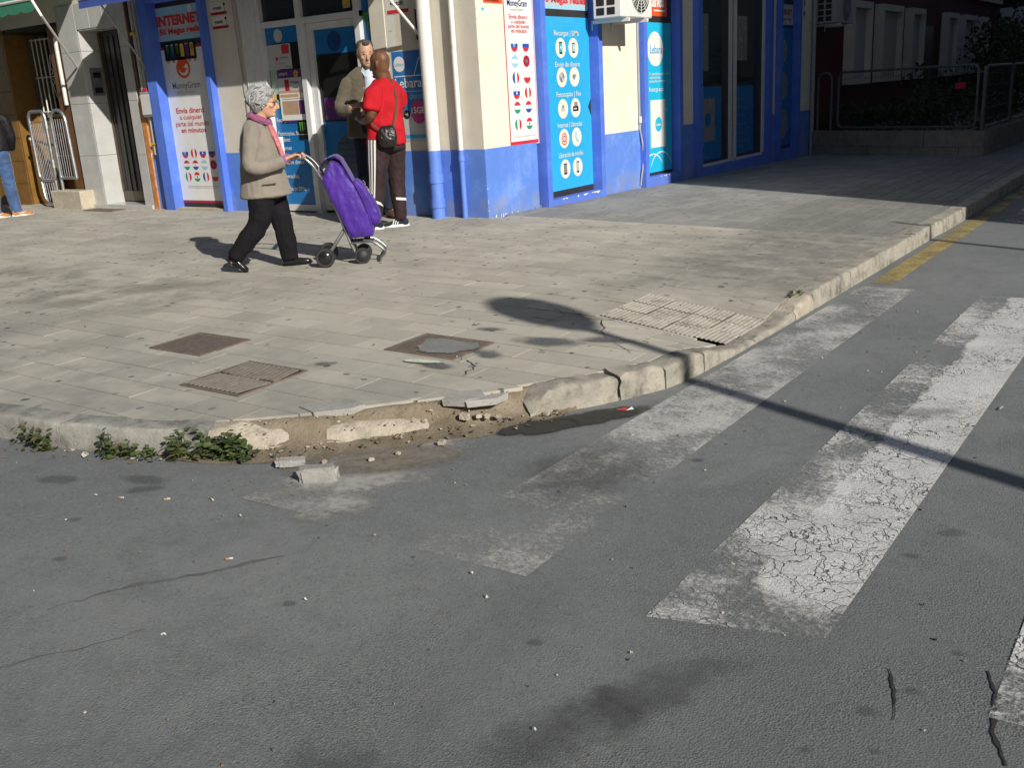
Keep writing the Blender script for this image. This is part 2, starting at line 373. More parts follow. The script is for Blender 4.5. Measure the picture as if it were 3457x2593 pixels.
def crack(pts, w0, w1, mat=M_CRACK, z=RZ+.0032, parent=road, name='road_crack', jit=.012):
    P = []
    for i in range(len(pts)-1):
        for k in range(6):
            t = k/6; P.append((pts[i][0]*(1-t)+pts[i+1][0]*t+random.uniform(-jit,jit), pts[i][1]*(1-t)+pts[i+1][1]*t+random.uniform(-jit,jit)))
    P.append(pts[-1]); V, Fc = [], []; m = len(P)
    for i, (x, y) in enumerate(P):
        a = P[max(0,i-1)]; b = P[min(m-1,i+1)]; tx, ty = b[0]-a[0], b[1]-a[1]; L = math.hypot(tx,ty)+1e-9
        w = (w0+(w1-w0)*i/(m-1))*random.uniform(.5,1.5)*math.sin(math.pi*min(.95,max(.05,i/(m-1))))**.5
        zz = z if not callable(z) else z(x,y)
        V += [(x-ty/L*w, y+tx/L*w, zz-parent.location.z), (x+ty/L*w, y-tx/L*w, zz-parent.location.z)]
    for i in range(m-1): Fc.append((2*i,2*i+1,2*i+3,2*i+2))
    return link(name, mesh(name, V, Fc, mat), parent)
crack([(6.13,-6.52),(6.17,-6.62),(6.20,-6.75)], .006, .003, jit=.003)
crack([(6.36,-6.40),(6.40,-6.52),(6.42,-6.68),(6.47,-6.80)], .005, .007, jit=.004)
crack([(3.62,-7.55),(3.72,-7.32),(3.92,-7.05),(4.05,-6.85)], .006, .014, pm('seam_dark', (.098,.103,.106), .9, .2, 20))
crack([(3.75,-7.95),(3.95,-7.65),(4.05,-7.45)], .004, .006, pm('seam_dark', (.1,.1,.1)))
crack([(4.25,-7.12),(4.42,-6.95),(4.55,-6.80)], .002, .003, pm('seam_pale', (.20,.20,.19), .9))
# ---- the pavement: bed, kerb, slabs
def densify(pts, step):
    o = []
    for i in range(len(pts)-1):
        a, b = pts[i], pts[i+1]; L = math.hypot(b[0]-a[0], b[1]-a[1]); m = max(1, int(L/step))
        for k in range(m): o.append((a[0]+(b[0]-a[0])*k/m, a[1]+(b[1]-a[1])*k/m))
    o.append(pts[-1]); return o
def catmull(pts, m):
    o = []; n = len(pts)
    for i in range(n-1):
        p0 = np.array(pts[max(0,i-1)]); p1 = np.array(pts[i]); p2 = np.array(pts[i+1]); p3 = np.array(pts[min(n-1,i+2)])
        for k in range(m):
            t = k/m; o.append(tuple(.5*((2*p1)+(-p0+p2)*t+(2*p0-5*p1+4*p2-p3)*t*t+(-p0+3*p1-3*p2+p3)*t**3)))
    o.append(tuple(map(float, pts[-1]))); return o
CURVE = densify(catmull(OUT, 8), .05)
CV = np.array(CURVE); SEG = np.diff(CV, axis=0); SL = np.hypot(SEG[:,0], SEG[:,1]); ARC = np.concatenate([[0], np.cumsum(SL)])
TAN = np.vstack([SEG, SEG[-1:]]); TAN = TAN/np.linalg.norm(TAN, axis=1)[:,None]; INW = np.stack([-TAN[:,1], TAN[:,0]], 1)
def at_arc(s):
    i = int(min(max(np.searchsorted(ARC, s)-1, 0), len(CV)-2)); t = (s-ARC[i])/max(SL[i], 1e-9)
    return CV[i]+SEG[i]*t, INW[i]
def arc_of(x, y): return float(ARC[np.argmin((CV[:,0]-x)**2+(CV[:,1]-y)**2)])
KW = .145
inner = [tuple(CV[i]+INW[i]*KW) for i in range(0, len(CV), 3)]
INNER_H = []      # half planes (convex): point, inward normal
for i in range(0, len(CV), 4): INNER_H.append((CV[i]+INW[i]*(KW+.004), INW[i]))
# bed sheet
mb = MB(); NXb, NYb = 64, 96
xs = list(np.linspace(-14, 3, 24))+list(np.linspace(3.1, 4.62, 26)); ys = list(np.linspace(-8.5, -4.4, 20))+list(np.linspace(-4.25,-2,24))+list(np.linspace(-1.7, 40, 34))
idx = {}
for i, x in enumerate(xs):
    for j, y in enumerate(ys):
        idx[i,j] = len(mb.V); mb.V.append((x, y, gz(x,y)-.022))
def inside(x, y, pad=0.0):
    k = int(np.argmin((CV[:,0]-x)**2+(CV[:,1]-y)**2)); return (np.array((x,y))-CV[k])@INW[k] > pad
for i in range(len(xs)-1):
    for j in range(len(ys)-1):
        cx, cy = (xs[i]+xs[i+1])/2, (ys[j]+ys[j+1])/2
        if all(inside(a, b, .15) for a in (xs[i],xs[i+1]) for b in (ys[j],ys[j+1])) or (cy > 2 and cx < 4.5):
            mb.F.append((idx[i,j], idx[i+1,j], idx[i+1,j+1], idx[i,j+1])); mb.M.append(0)
pave = mb.build('pavement', M_BED); tag(pave, 'beige slab pavement wrapping the street corner', None, None, 'structure')
def clip(poly, P, N):
    o = []; m = len(poly)
    for i in range(m):
        a, b = poly[i], poly[(i+1) % m]; da = (a[0]-P[0])*N[0]+(a[1]-P[1])*N[1]; db = (b[0]-P[0])*N[0]+(b[1]-P[1])*N[1]
        if da >= 0: o.append(a)
        if (da >= 0) != (db >= 0):
            t = da/(da-db); o.append((a[0]+(b[0]-a[0])*t, a[1]+(b[1]-a[1])*t))
    return o
RIB = (3.46, 4.36, -3.50, -2.80)
TL, TW, GAP = .427, .2135, .0030
slabs = []
def add_slab(x0, x1, y0, y1, kind, sub_=False):
    ga, gb = (GAP*.7, GAP*1.35) if kind == 0 else (GAP*1.35, GAP*.7)
    poly = [(x0+ga,y0+gb),(x1-ga,y0+gb),(x1-ga,y1-gb),(x0+ga,y1-gb)]
    cx, cy = (x0+x1)/2, (y0+y1)/2
    if cx < 0 and cy > .02: return
    if (cx > 1 and cy < 2) and not inside(cx, cy, -.25): return
    if kind == 0 and x1 > RIB[0] and x0 < RIB[1] and y1 > RIB[2] and y0 < RIB[3] and not sub_:
        for q in ((x0,min(x1,RIB[0]),y0,y1),(max(x0,RIB[1]),x1,y0,y1),(max(x0,RIB[0]),min(x1,RIB[1]),y0,min(y1,RIB[2])),(max(x0,RIB[0]),min(x1,RIB[1]),max(y0,RIB[3]),y1)):
            if q[1]-q[0] > .03 and q[3]-q[2] > .03: add_slab(*q, kind, True)
        return
    if cx > 3 or cy < -5:
        ragged = random.uniform(-.02,.055) if (2.95 < cx < 3.98 and cy < -4.9) else 0.0
        for P, N in INNER_H:
            if ragged: P = P+N*ragged; a_ = random.uniform(-.06,.06); N = np.array([N[0]-N[1]*a_, N[1]+N[0]*a_])
            if (P[0]-cx)**2+(P[1]-cy)**2 < .9:
                poly = clip(poly, P, N)
                if len(poly) < 3: return
    ar = abs(sum(poly[i][0]*poly[(i+1)%len(poly)][1]-poly[(i+1)%len(poly)][0]*poly[i][1] for i in range(len(poly))))/2
    if ar < .006: return
    slabs.append((poly, kind, (cx, cy)))
row = 0; y = .30
while y > -7.6:
    off = (row % 2)*TL/2+.113; k0 = int(-11/TL)
    for k in range(k0, 14): add_slab(off+k*TL, off+(k+1)*TL, y-TW, y, 0)
    y -= TW; row += 1
colm = 0; x = .02
while x < 4.5:
    off = .30+(colm % 2)*TL/2
    if colm % 2: add_slab(x, x+TW, .30, off, 1)
    for k in range(0, 30): add_slab(x, x+TW, off+k*TL, off+(k+1)*TL, 1)
    x += TW; colm += 1
def slab_mesh(poly, lift, tilt):
    m = len(poly); V = []
    cx = sum(p[0] for p in poly)/m; cy = sum(p[1] for p in poly)/m
    for (px, py) in poly:
        z = gz(px, py)+lift+tilt[0]*(px-cx)+tilt[1]*(py-cy); V.append((px, py, z))
    V2 = [(cx+(px-cx)*1.004, cy+(py-cy)*1.004, z-.035) for px, py, z in V]
    return V+V2, [tuple(range(m))]+[(i, i+m, (i+1)%m+m, (i+1)%m) for i in range(m)]
sc = []
for i, (poly, kind, c) in enumerate(slabs):
    q = [proj((px, py, gz(px,py))) for px, py in poly]
    a = 0.0
    if all(t[2] > .5 for t in q):
        inb = sum(1 for t in q if -50 < t[0] < W_PX+50 and -50 < t[1] < H_PX+50)
        if inb: a = abs(sum(q[k][0]*q[(k+1)%len(q)][1]-q[(k+1)%len(q)][0]*q[k][1] for k in range(len(q))))/2
    sc.append((a, i))
top = set(i for a, i in sorted(sc, reverse=True)[:290] if a > 0)
rest = [MB(), MB()]
for a, i in sc:
    poly, kind, c = slabs[i]; lift = random.uniform(-.0008,.0012); tl = (random.gauss(0,.0018), random.gauss(0,.004))
    if 3.1 < c[0] < 4.3 and -4.4 < c[1] < -2.2: tl = (random.gauss(0,.006), random.gauss(0,.008)); lift += random.uniform(0,.0015)
    V, Fc = slab_mesh(poly, lift, tl)
    if i in top:
        cx, cy = c; V = [(v[0]-cx, v[1]-cy, v[2]) for v in V]
        o = link('paving_slab', mesh('paving_slab', V, Fc, (M_TILE, M_TILEG)[kind]), pave); o.location = (cx, cy, 0)
    else: rest[kind].add(V, Fc)
for k in (0,1):
    o = rest[k].build('paving_slabs', (M_TILE, M_TILEG)[k], pave); o['kind'] = 'stuff'
# ribbed slabs of the dropped crossing
M_RIB = m_conc('ribbed_slab', (.33,.315,.275), (.40,.375,.325), (.15,.14,.115), .85, 9)
nx, ny = 4, 3; dx = (RIB[1]-RIB[0])/nx; dy = (RIB[3]-RIB[2])/ny
for i in range(nx):
    for j in range(ny):
        x0, x1 = RIB[0]+i*dx+.003, RIB[0]+(i+1)*dx-.003; y0, y1 = RIB[2]+j*dy+.003, RIB[2]+(j+1)*dy-.003
        m = MB(); nr = 7; w = (y1-y0)/nr; lf = random.uniform(-.003,.004)
        tx, ty = random.gauss(0,.004), random.gauss(0,.006)
        w = (x1-x0)/nr; prof = []
        for k in range(nr):
            a = x0+k*w; prof += [(a,0.0),(a+w*.2,.0048),(a+w*.55,.0048),(a+w*.8,0.0)]
        prof.append((x1,0.0)); V, Fc = [], []
        for (xx, h) in prof:
            for yy in (y1, y0): V.append((xx, yy, gz(xx,yy)+h+lf-.001+tx*(xx-x0)+ty*(yy-y0)))
        for k in range(len(prof)-1): Fc.append((2*k,2*k+1,2*k+3,2*k+2))
        m.add(V, Fc); m.build('ribbed_slab', M_RIB, pave)
# hairline breaks in the slabs by the ramp
for pts in [[(3.05,-3.45),(3.3,-3.62),(3.55,-3.6),(3.75,-3.95),(4.1,-4.25)],[(3.3,-3.62),(3.25,-3.85)],[(3.55,-3.6),(3.62,-3.45)],[(3.7,-3.15),(3.95,-3.0),(4.1,-3.1)],[(3.8,-3.3),(4.2,-3.35)],[(3.75,-2.6),(4.0,-2.5),(4.2,-2.6)],[(3.25,-4.75),(3.45,-4.85),(3.5,-5.05)]]:
    crack(pts, .004, .003, M_CRACK, lambda x, y: gz(x,y)+.0035, pave, 'slab_crack', .02)
M_WET = m_stain('grey_spill', (.12,.125,.13), .75, 0)
for x, y, rx, ry, a in [(3.55,-4.25,.32,.14,10),(3.85,-4.05,.25,.1,20),(3.25,-4.95,.18,.07,0),(2.6,-5.2,.12,.06,30),(3.05,-4.15,.15,.05,10),(3.35,-4.62,.2,.1,-20)]:
    stain(x, y, rx, ry, a, M_WET, gz(x,y)+.011, pave, 'pavement_stain')
stain(3.12,-4.93,.13,.035,12, m_stain('paint_spill', (.62,.66,.55), .95, 0, .1, .2), gz(3.12,-4.93)+.013, pave, 'paint_spill')
# ---- kerb stones
kerb = MB()
V, Fc = [], []
for i in range(0, len(CV), 4):
    c, w = CV[i], INW[i]
    for off, z in ((.012,RZ-.05),(.012,RZ+.012),(KW,RZ+.012)): V.append((c[0]+w[0]*off, c[1]+w[1]*off, z))
nn = len(V)//3
for i in range(nn-1):
    for k in range(2): Fc.append((3*i+k, 3*i+3+k, 3*i+4+k, 3*i+1+k))
kerb.add(V, Fc); kerb = kerb.build('kerb', M_DIRT); tag(kerb, 'worn concrete kerb bending round the corner', None, None, 'structure')
def kerb_stone(s0, s1, top=0.0, cham=.018, rough=.004, mat=M_KERB, breakf=None, seed=0):
    """one kerb stone along arc s0..s1"""
    n = max(4, int((s1-s0)/.022)); V, Fc = [], []; prof = None; rows = []
    for i in range(n+1):
        s = s0+(s1-s0)*i/n; c, w = at_arc(s); e = min(1, min(i, n-i)/2.0)
        tz = gz(c[0]+w[0]*.05, c[1]+w[1]*.05)+.004+top
        ch = cham; lo = 0.0
        if breakf: ch, lo = breakf((s-s0)/(s1-s0))
        tz -= lo; ht = tz-RZ; ch2 = min(ch, ht*.92)
        endc = .010*(1-e)
        pts = [(0.0, RZ-.03), (0.0, RZ+.3*ht), (.001, RZ+.6*(ht-ch2)), (.003, tz-ch2-endc*.5), (.003+ch*.30, tz-ch2*.42-endc), (.003+ch*.80, tz-ch2*.06-endc), (.003+ch+.02, tz-endc), (KW-.03, tz-endc), (KW+.0035, tz-.001), (KW+.0035, RZ)]
        rr = []
        for k, (o, z) in enumerate(pts):
            p = (c[0]+w[0]*o, c[1]+w[1]*o, z)
            d = mnoise.fractal(Vector((p[0]*9+seed, p[1]*9, p[2]*14)), .9, 2.1, 4)*rough*(1.0 if 0 < k < 9 else 0)
            d2 = mnoise.fractal(Vector((p[0]*5+seed+9, p[1]*5, p[2]*5)), .9, 2.1, 3)*rough
            rr.append(len(V)); V.append((p[0]-w[0]*d, p[1]-w[1]*d, p[2]+(d2 if k > 2 else 0)))
        rows.append(rr)
    m = len(rows[0])
    for i in range(n):
        for k in range(m-1): Fc.append((rows[i][k], rows[i+1][k], rows[i+1][k+1], rows[i][k+1]))
    Fc.append(tuple(rows[0])); Fc.append(tuple(rows[-1][::-1]))
    o = link('kerb_stone', mesh('kerb_stone', V, Fc, mat, None, True), kerb)
    try: o.data.set_sharp_from_angle(angle=R(35))
    except Exception: pass
    return o
sA = arc_of(2.06,-6.545); sB = arc_of(2.86,-6.29); sC = arc_of(3.18,-6.06); sC2 = arc_of(3.36,-5.90); sD = arc_of(3.66,-5.56); sE = arc_of(3.97,-5.16)
s = sA; k = 0
while s > arc_of(-8,-7.8):
    kerb_stone(s-.98, s-.006, seed=k*3.1, rough=.006, cham=.014, mat=M_KERBL); s -= .98; k += 1
kerb_stone(sA+.006, sB-.004, seed=50, rough=.008, cham=.016, mat=M_KERBL)
kerb_stone(sB+.004, sC, cham=.1, rough=.016, mat=M_KERBB, seed=61, breakf=lambda t: (.05+.07*smooth01(t*1.5), .0+.045*t))
kerb_stone(sC2, sD, cham=.08, rough=.014, mat=M_KERBB, seed=72, breakf=lambda t: (.09, .045+.035*t))
s1 = arc_of(4.27,-4.66); s2 = arc_of(4.40,-4.38)
kerb_stone(sE, s1-.01, cham=.022, rough=.024, seed=80, breakf=lambda t: (.022+.06*max(0,1-t/.25), .05*max(0,1-t/.18))); kerb_stone(s1+.008, s2-.006, cham=.022, rough=.024, seed=83)
yy = [-4.38,-3.98,-3.30,-2.62,-2.24,-1.41,-.40,.62,1.64,2.7,3.7,4.7,5.7,6.7,7.7,8.7,9.7,10.7,11.7,12.7,13.7,14.7,15.7]
for i in range(len(yy)-1):
    a, b = arc_of(4.45,yy[i]), arc_of(4.45,yy[i+1])
    brk = None
    if i in (2,3): brk = lambda t: (.022, .0)
    kerb_stone(a+.005, b-.005, cham=.012 if i > 3 else .02, rough=.005 if i > 3 else .011, seed=90+i*2.3, mat=M_KERBB if i == 3 else M_KERB, breakf=brk)
# ---- dirt in the broken corner
V, Fc = [], []; nu, nv = 46, 16
sa, sb = arc_of(2.6,-6.4), arc_of(4.15,-4.88)
for i in range(nu+1):
    s = sa+(sb-sa)*i/nu; c, w = at_arc(s); f = math.sin(math.pi*i/nu)**.7
    gap = math.exp(-((s-(sC+sC2)/2)/.13)**2)+math.exp(-((s-(sD+sE)/2)/.17)**2)
    for j in range(nv+1):
        o = -.19*f+(.19*f+.26)*j/nv
        if o < 0: z = RZ+.002+.017*f*(1+o/.19)**2+.004*hnoise((c[0]*7,c[1]*7+j,0))
        else: z = RZ+.02+(.088*min(1,o/.13))*min(1,gap*1.3+.15)+.012*hnoise((c[0]*9,c[1]*9+j*.7,3))
        if o > .06: t_ = smooth01((o-.06)/.08); z = z*(1-t_)+(gz(c[0]+w[0]*o, c[1]+w[1]*o)-.013+.004*hnoise((c[0]*20,c[1]*20+j,1)))*t_
        V.append((c[0]+w[0]*o, c[1]+w[1]*o, z))
for i in range(nu):
    for j in range(nv):
        a = i*(nv+1)+j; Fc.append((a, a+nv+1, a+nv+2, a+1))
dirt = link('dirt', mesh('dirt', V, Fc, M_DIRT, None, True)); tag(dirt, 'brown earth spilling out of the broken kerb corner', None, None, 'structure')
# loose lumps
def lump(x, y, z, sx, sy, sz, rz, mat, name, label, cat, seed, group=None, round_=.25):
    bm = bmesh.new(); bmesh.ops.create_cube(bm, size=1); bmesh.ops.bevel(bm, geom=bm.edges[:], offset=round_*.5, segments=2, affect='EDGES')
    bmesh.ops.subdivide_edges(bm, edges=bm.edges[:], cuts=1)
    for v in bm.verts:
        d = 1+.16*mnoise.fractal(v.co*2.2+Vector((seed,seed*.7,0)), .9, 2, 3); v.co = Vector((v.co.x*sx*d, v.co.y*sy*d, (v.co.z+.42)*sz*d))
    me = bpy.data.meshes.new(name); bm.to_mesh(me); bm.free(); me.materials.append(mat)
    o = link(name, me); o.location = (x,y,z); o.rotation_euler = (random.uniform(-.1,.1), random.uniform(-.1,.1), rz)
    if label: tag(o, label, cat, group)
    return o
lump(3.62,-6.25,RZ,.17,.075,.075,.60,M_STONE,'stone_chunk','squared grey kerb fragment lying alone on the asphalt','stone',3)
lump(3.37,-6.19,RZ+.01,.13,.06,.035,.70,M_STONE,'stone_chunk','flat grey stone sliver between the weeds and the squared fragment','stone',8)
for i, (x,y,sx,sy,sz,a) in enumerate([(3.78,-5.40,.05,.04,.03,.3),(3.83,-5.35,.03,.03,.02,1),(3.87,-5.33,.035,.025,.02,2),(3.92,-5.30,.03,.02,.02,.5),(3.84,-5.66,.04,.03,.022,.4),(3.68,-5.98,.028,.02,.016,1),(3.50,-6.10,.025,.02,.014,2),(3.74,-5.86,.022,.018,.014,.2),(3.2,-5.93,.03,.02,.02,.9),(3.62,-5.52,.025,.02,.015,.1),(4.06,-5.08,.03,.02,.02,.1)]):
    lump(x,y,RZ+(.05 if y > -5.6 and x < 4 else .012),sx,sy,sz,a,M_KERBB,'pebble','small crumb of broken concrete in the corner dirt','pebble',20+i,'crumbs of the broken kerb')
# broken slab ends overhanging the dirt
def shard(poly, z0, th, label, seed):
    m = len(poly); cx = sum(p[0] for p in poly)/m; cy = sum(p[1] for p in poly)/m
    V = [(x-cx, y-cy, gz(x,y)+.006+.02*(x-cx)+random.uniform(-.002,.002)) for x, y in poly]; V += [(a*.96, b*.96, z-th) for a, b, z in V]
    o = link('slab_fragment', mesh('slab_fragment', V, [tuple(range(m)), tuple(range(2*m-1,m-1,-1))]+[(i,i+m,(i+1)%m+m,(i+1)%m) for i in range(m)], M_STONE))
    o.location = (cx,cy,z0); return tag(o, label, 'slab')
shard([(3.06,-5.82),(3.20,-5.86),(3.34,-5.74),(3.36,-5.66),(3.22,-5.62),(3.08,-5.72)], .004, .035, 'broken pale slab end jutting over the earth near the weeds', 1)
shard([(3.66,-5.42),(3.78,-5.38),(3.83,-5.28),(3.74,-5.20),(3.63,-5.30)], .004, .035, 'cracked grey slab end beside the worn kerb stone', 2)
shard([(3.79,-5.39),(3.90,-5.28),(3.90,-5.18),(3.84,-5.26)], .004, .035, 'small cracked slab corner wedged against the worn kerb', 3)
# ================================================================== MATERIALS OF THE BUILDINGS
def m_wall(name, col, pale=None, dirt=(.30,.27,.22), amt=.35):
    n = NT(name)
    c = n.mix(n.ramp(n.noise(3, 5), .3, .7), tuple(x*.94 for x in col), tuple(min(1,x*1.05) for x in col))
    if pale: c = n.mix(n.ramp(n.noise(2.6, 6, .7), .45, .72, 0, .55), c, pale)
    X, Y, Z = n.xyz()
    low = n.ramp(n.math('ADD', Z, n.math('MULTIPLY', n.noise(5, 5), -.35)), .12, -.12, 0, .8)
    c = n.mix(n.math('MULTIPLY', low, n.ramp(n.noise(5, 6, .6), .3, .75, .1, .75)), c, dirt)
    c = n.mix(n.ramp(n.noise(22, 5, .75), .62, .74, 0, amt), c, tuple(x*.6 for x in col))
    return n.bsdf(c, .8, bump=n.math('ADD', n.noise(60, 5, .7), n.noise(12, 4)), bstr=.25, bdist=.01, spec=.3)
M_BLUE = m_wall('blue_paint', (.105,.225,.66), (.24,.40,.82), (.25,.25,.27), .4)
M_BLUEP = m_wall('blue_frame', (.080,.170,.64), (.14,.27,.76), (.12,.18,.5), .2)
M_CREAM = m_wall('cream_render', (.74,.69,.57), (.80,.77,.68), (.40,.35,.28), .12)
M_GREYW = m_wall('off_white_render', (.62,.58,.50), None, (.4,.36,.3), .12)
M_MAROON = m_wall('maroon_render', (.095,.020,.030), None, (.05,.02,.02), .3)
M_MARB = pm('pale_marble', (.47,.47,.46), .25, .08, 4, grime=(.42,.42,.42), gscale=3, gamt=.6, spec=.5)
M_ALU = pm('white_aluminium', (.62,.63,.64), .4, .05, 8, grime=(.4,.4,.4), gscale=6, gamt=.3)
M_ALUD = pm('dark_frame', (.030,.028,.028), .4, .2, 8)
M_BRONZE = pm('bronze_aluminium', (.11,.085,.055), .4, .15, 8, metal=.4)
M_STEEL = pm('galvanised_steel', (.50,.52,.55), .38, .15, 14, metal=.85, grime=(.3,.3,.31), gscale=9, gamt=.5)
M_STEELD = pm('dull_steel', (.11,.115,.12), .55, .2, 14, metal=.3)
M_WHITE = pm('white_enamel', (.72,.71,.68), .4, .05, 8, grime=(.4,.36,.3), gscale=8, gamt=.4)
M_PIPEB = pm('blue_pipe', (.11,.22,.68), .5, .1, 8)
M_OCHRE = pm('ochre_tile', (.22,.115,.030), .3, .14, 7, grime=(.16,.08,.03), gscale=5, gamt=.6)
M_BROWN = pm('brown_tile', (.14,.065,.022), .35, .14, 7)
M_GROUT = pm('grout', (.17,.12,.07), .9, .2, 12)
M_ORANGE = pm('orange_trim', (.50,.20,.055), .7, .2, 14, grime=(.7,.62,.5), gscale=16, gamt=.5)
M_CONC = m_conc('concrete_block', (.42,.37,.28), (.50,.45,.35), (.25,.22,.17), .5)
M_BLACK = pm('black_plastic', (.012,.012,.013), .45, .2, 9)
M_GREYP = pm('grey_plastic', (.30,.31,.32), .5, .1, 9)
M_CABLE = pm('cable_black', (.02,.02,.02), .6, .1, 9)
M_CABG = pm('cable_grey', (.42,.41,.40), .6, .1, 9)
M_SHUT = pm('shutter_slats', (.44,.43,.41), .6, .06, 9, grime=(.3,.29,.27), gscale=5, gamt=.4)
M_GREEN = pm('green_canvas', (.035,.20,.12), .8, .15, 6, grime=(.02,.10,.06), gscale=5, gamt=.5)
M_CANV = pm('blue_canvas', (.05,.09,.36), .8, .12, 6)
def m_glass(name, tint=(.02,.025,.03), rough=.06):
    n = NT(name); return n.bsdf(n.mix(n.noise(3, 3), tint, tuple(x*1.6 for x in tint)), rough, spec=.6)
M_GLASS = m_glass('dark_glass')
def ink(name, c, rough=.25): return pm('print_'+name, c, rough, .04, 9)
I_CYAN = ink('cyan', (.03,.38,.72)); I_CYAN2 = ink('turquoise', (.02,.47,.74)); I_BLUE = ink('film_blue', (.012,.16,.43)); I_DBLUE = ink('deep_blue', (.012,.055,.22))
I_WHITE = ink('white', (.74,.75,.74)); I_CREAM = ink('cream', (.70,.70,.62)); I_RED = ink('red', (.58,.035,.05)); I_DRED = ink('dark_red', (.40,.02,.05))
I_ORED = ink('orange_red', (.72,.10,.03)); I_GREY = ink('grey', (.22,.23,.25)); I_LGREY = ink('pale_grey', (.48,.49,.50)); I_NAVY = ink('navy', (.02,.03,.16))
I_GREEN = ink('green', (.03,.30,.14)); I_LBLUE = ink('sky_blue', (.30,.55,.72)); I_BLACK = ink('black', (.012,.012,.012)); I_MAG = ink('magenta', (.46,.03,.20))
I_PURP = ink('purple', (.11,.03,.17)); I_YEL = ink('yellow', (.66,.42,.03)); I_TAN = ink('tan', (.50,.33,.20)); I_RBLUE = ink('royal_blue', (.03,.08,.42)); I_LIME = ink('lime', (.12,.34,.05)); I_PINK = ink('pink_grey', (.42,.30,.30)); I_MINT = ink('mint', (.34,.46,.40))
FL = [I_WHITE, I_RED, I_RBLUE, I_GREEN, I_LBLUE, I_DRED, I_BLACK, I_LGREY]
def flag(mb, P, u, v, r, kind, d=.004):
    fdisc(mb, P, u, v, r*1.03, d, 7)
    d2 = d+.0015; B = lambda a, b, m, vert=False: fband(mb, P, u, v, r, a, b, d2, m, vert)
    if kind == 'ru': B(.33,1,0); B(-.33,.33,2); B(-1,-.33,1)
    elif kind == 'mx': B(-1,-.33,3,True); B(-.33,.33,0,True); B(.33,1,1,True)
    elif kind == 'fr': B(-1,-.33,2,True); B(-.33,.33,0,True); B(.33,1,1,True)
    elif kind == 'pe': B(-1,-.33,1,True); B(-.33,.33,0,True); B(.33,1,1,True)
    elif kind == 'hu': B(.33,1,1); B(-.33,.33,0); B(-1,-.33,3)
    elif kind == 'gh': B(.33,1,1); B(-.33,.33,0); B(-1,-.33,3); fdisc(mb, P, u, v, r*.2, d2+.0012, 6, 8)
    elif kind == 'py': B(.33,1,1); B(-.33,.33,0); B(-1,-.33,2); fdisc(mb, P, u, v, r*.2, d2+.0012, 7, 8)
    elif kind == 'ar': B(.33,1,4); B(-.33,.33,0); B(-1,-.33,4)
    elif kind == 'pl': B(0,1,0); B(-1,0,1)
    elif kind == 'ma': B(-1,1,5); fdisc(mb, P, u, v, r*.3, d2+.0012, 3, 5)
    elif kind == 'sk': B(.33,1,0); B(-.33,.33,2); B(-1,-.33,1); fdisc(mb, P, u-r*.1, v+r*.1, r*.32, d2+.0012, 0, 8); fdisc(mb, P, u-r*.1, v+r*.08, r*.2, d2+.0022, 2, 6)
    elif kind == 've': B(.33,1,0); B(-.33,.33,2); B(-1,-.33,1); fdisc(mb, P, u, v, r*.22, d2+.0012, 0, 7)
def letters(P, parent, mat, rows, d=.005):
    for t, u, v, w, h, b in rows:
        m = MB(); ftext(m, P, t, u, v, w, h, d, 0, b, True); m.build('lettering', [mat], parent)
def frame4(mb, P, u0, u1, v0, v1, w, d, mi):
    fquad(mb,P,u0,u1,v0,v0+w,d,mi); fquad(mb,P,u0,u1,v1-w,v1,d,mi); fquad(mb,P,u0,u0+w,v0+w,v1-w,d,mi); fquad(mb,P,u1-w,u1,v0+w,v1-w,d,mi)
# ================================================================== LEFT NEIGHBOUR: tiled shop
tb = thing('tiled_shop', (-9.4,.3,0), 'ochre tiled shop front beside the marble doorway', 'building')
bx('wall', M_GROUT, tb, -16,-9.46,.0,1.2,-.3,6.5)
def tilewall(parent, x0, x1, y, z0, z1, tw, th, mat, nm='wall_tile', gap=.003, th_=.008):
    nx = max(1, round((x1-x0)/tw)); nz = max(1, round((z1-z0)/th)); w = (x1-x0)/nx; h = (z1-z0)/nz
    me = None
    for i in range(nx):
        for j in range(nz):
            if me is None:
                m = MB().box(gap, w-gap, -th_, .02, gap, h-gap, bev=.003); me = mesh(nm, m.V, m.F, mat)
            o = link(nm, me, parent); o.location = (x0+i*w-parent.location.x, y-parent.location.y, z0+j*h-parent.location.z)
tilewall(tb, -11.1,-9.46, .0, -.02, 2.94, .41, .37, M_OCHRE)
bx('jamb', M_OCHRE, tb, -9.455,-9.42,-.004,.36,-.1,2.7)
bx('back_wall', M_BROWN, tb, -9.42,-7.8,.62,.8,-.2,1.42); bx('recess_soffit', M_BLACK, tb, -9.42,-7.8,.02,.8,2.70,2.76)
bx('upper_wall', M_GREYW, tb, -9.455,-7.85,.01,1.2,2.76,6.5)
bx('window_glass', M_GLASS, tb, -9.42,-7.8,.72,.74,1.42,2.70)
bx('pier', M_BROWN, tb, -8.20,-7.86,.03,.61,-.2,2.70)
bx('sill', M_CONC, tb, -9.4,-8.21,.50,.64,1.39,1.44)
bx('recess_floor', M_CONC, tb, -9.46,-7.8,-.02,.62,-.2,.012)
bx('conduit', M_WHITE, tb, -7.98,-7.935,-.03,.02,1.55,2.55,bev=.008)
gr = MB()
for k in range(8): 
    x = -9.30+k*.125; gr.tube([(x,.40,1.46),(x,.40,2.62)], .011, 6)
for z in (1.48,2.02,2.60): gr.tube([(-9.36,.40,z),(-8.22,.40,z)], .010, 6)
for sx in (-1,1):
    for sz in (-1,1):
        gr.tube([(-8.80+sx*(.10-.09*k/8), .385, 2.02+sz*(.03+.30*k/8)) for k in range(9)], .008, 5)
        gr.tube([(-8.80+sx*(.06+.045*math.cos(t)), .385, 2.02+sz*(.08+.045*math.sin(t))) for t in np.linspace(0,5,10)], .007, 5)
gr.build('window_grille', M_WHITE, tb, True)
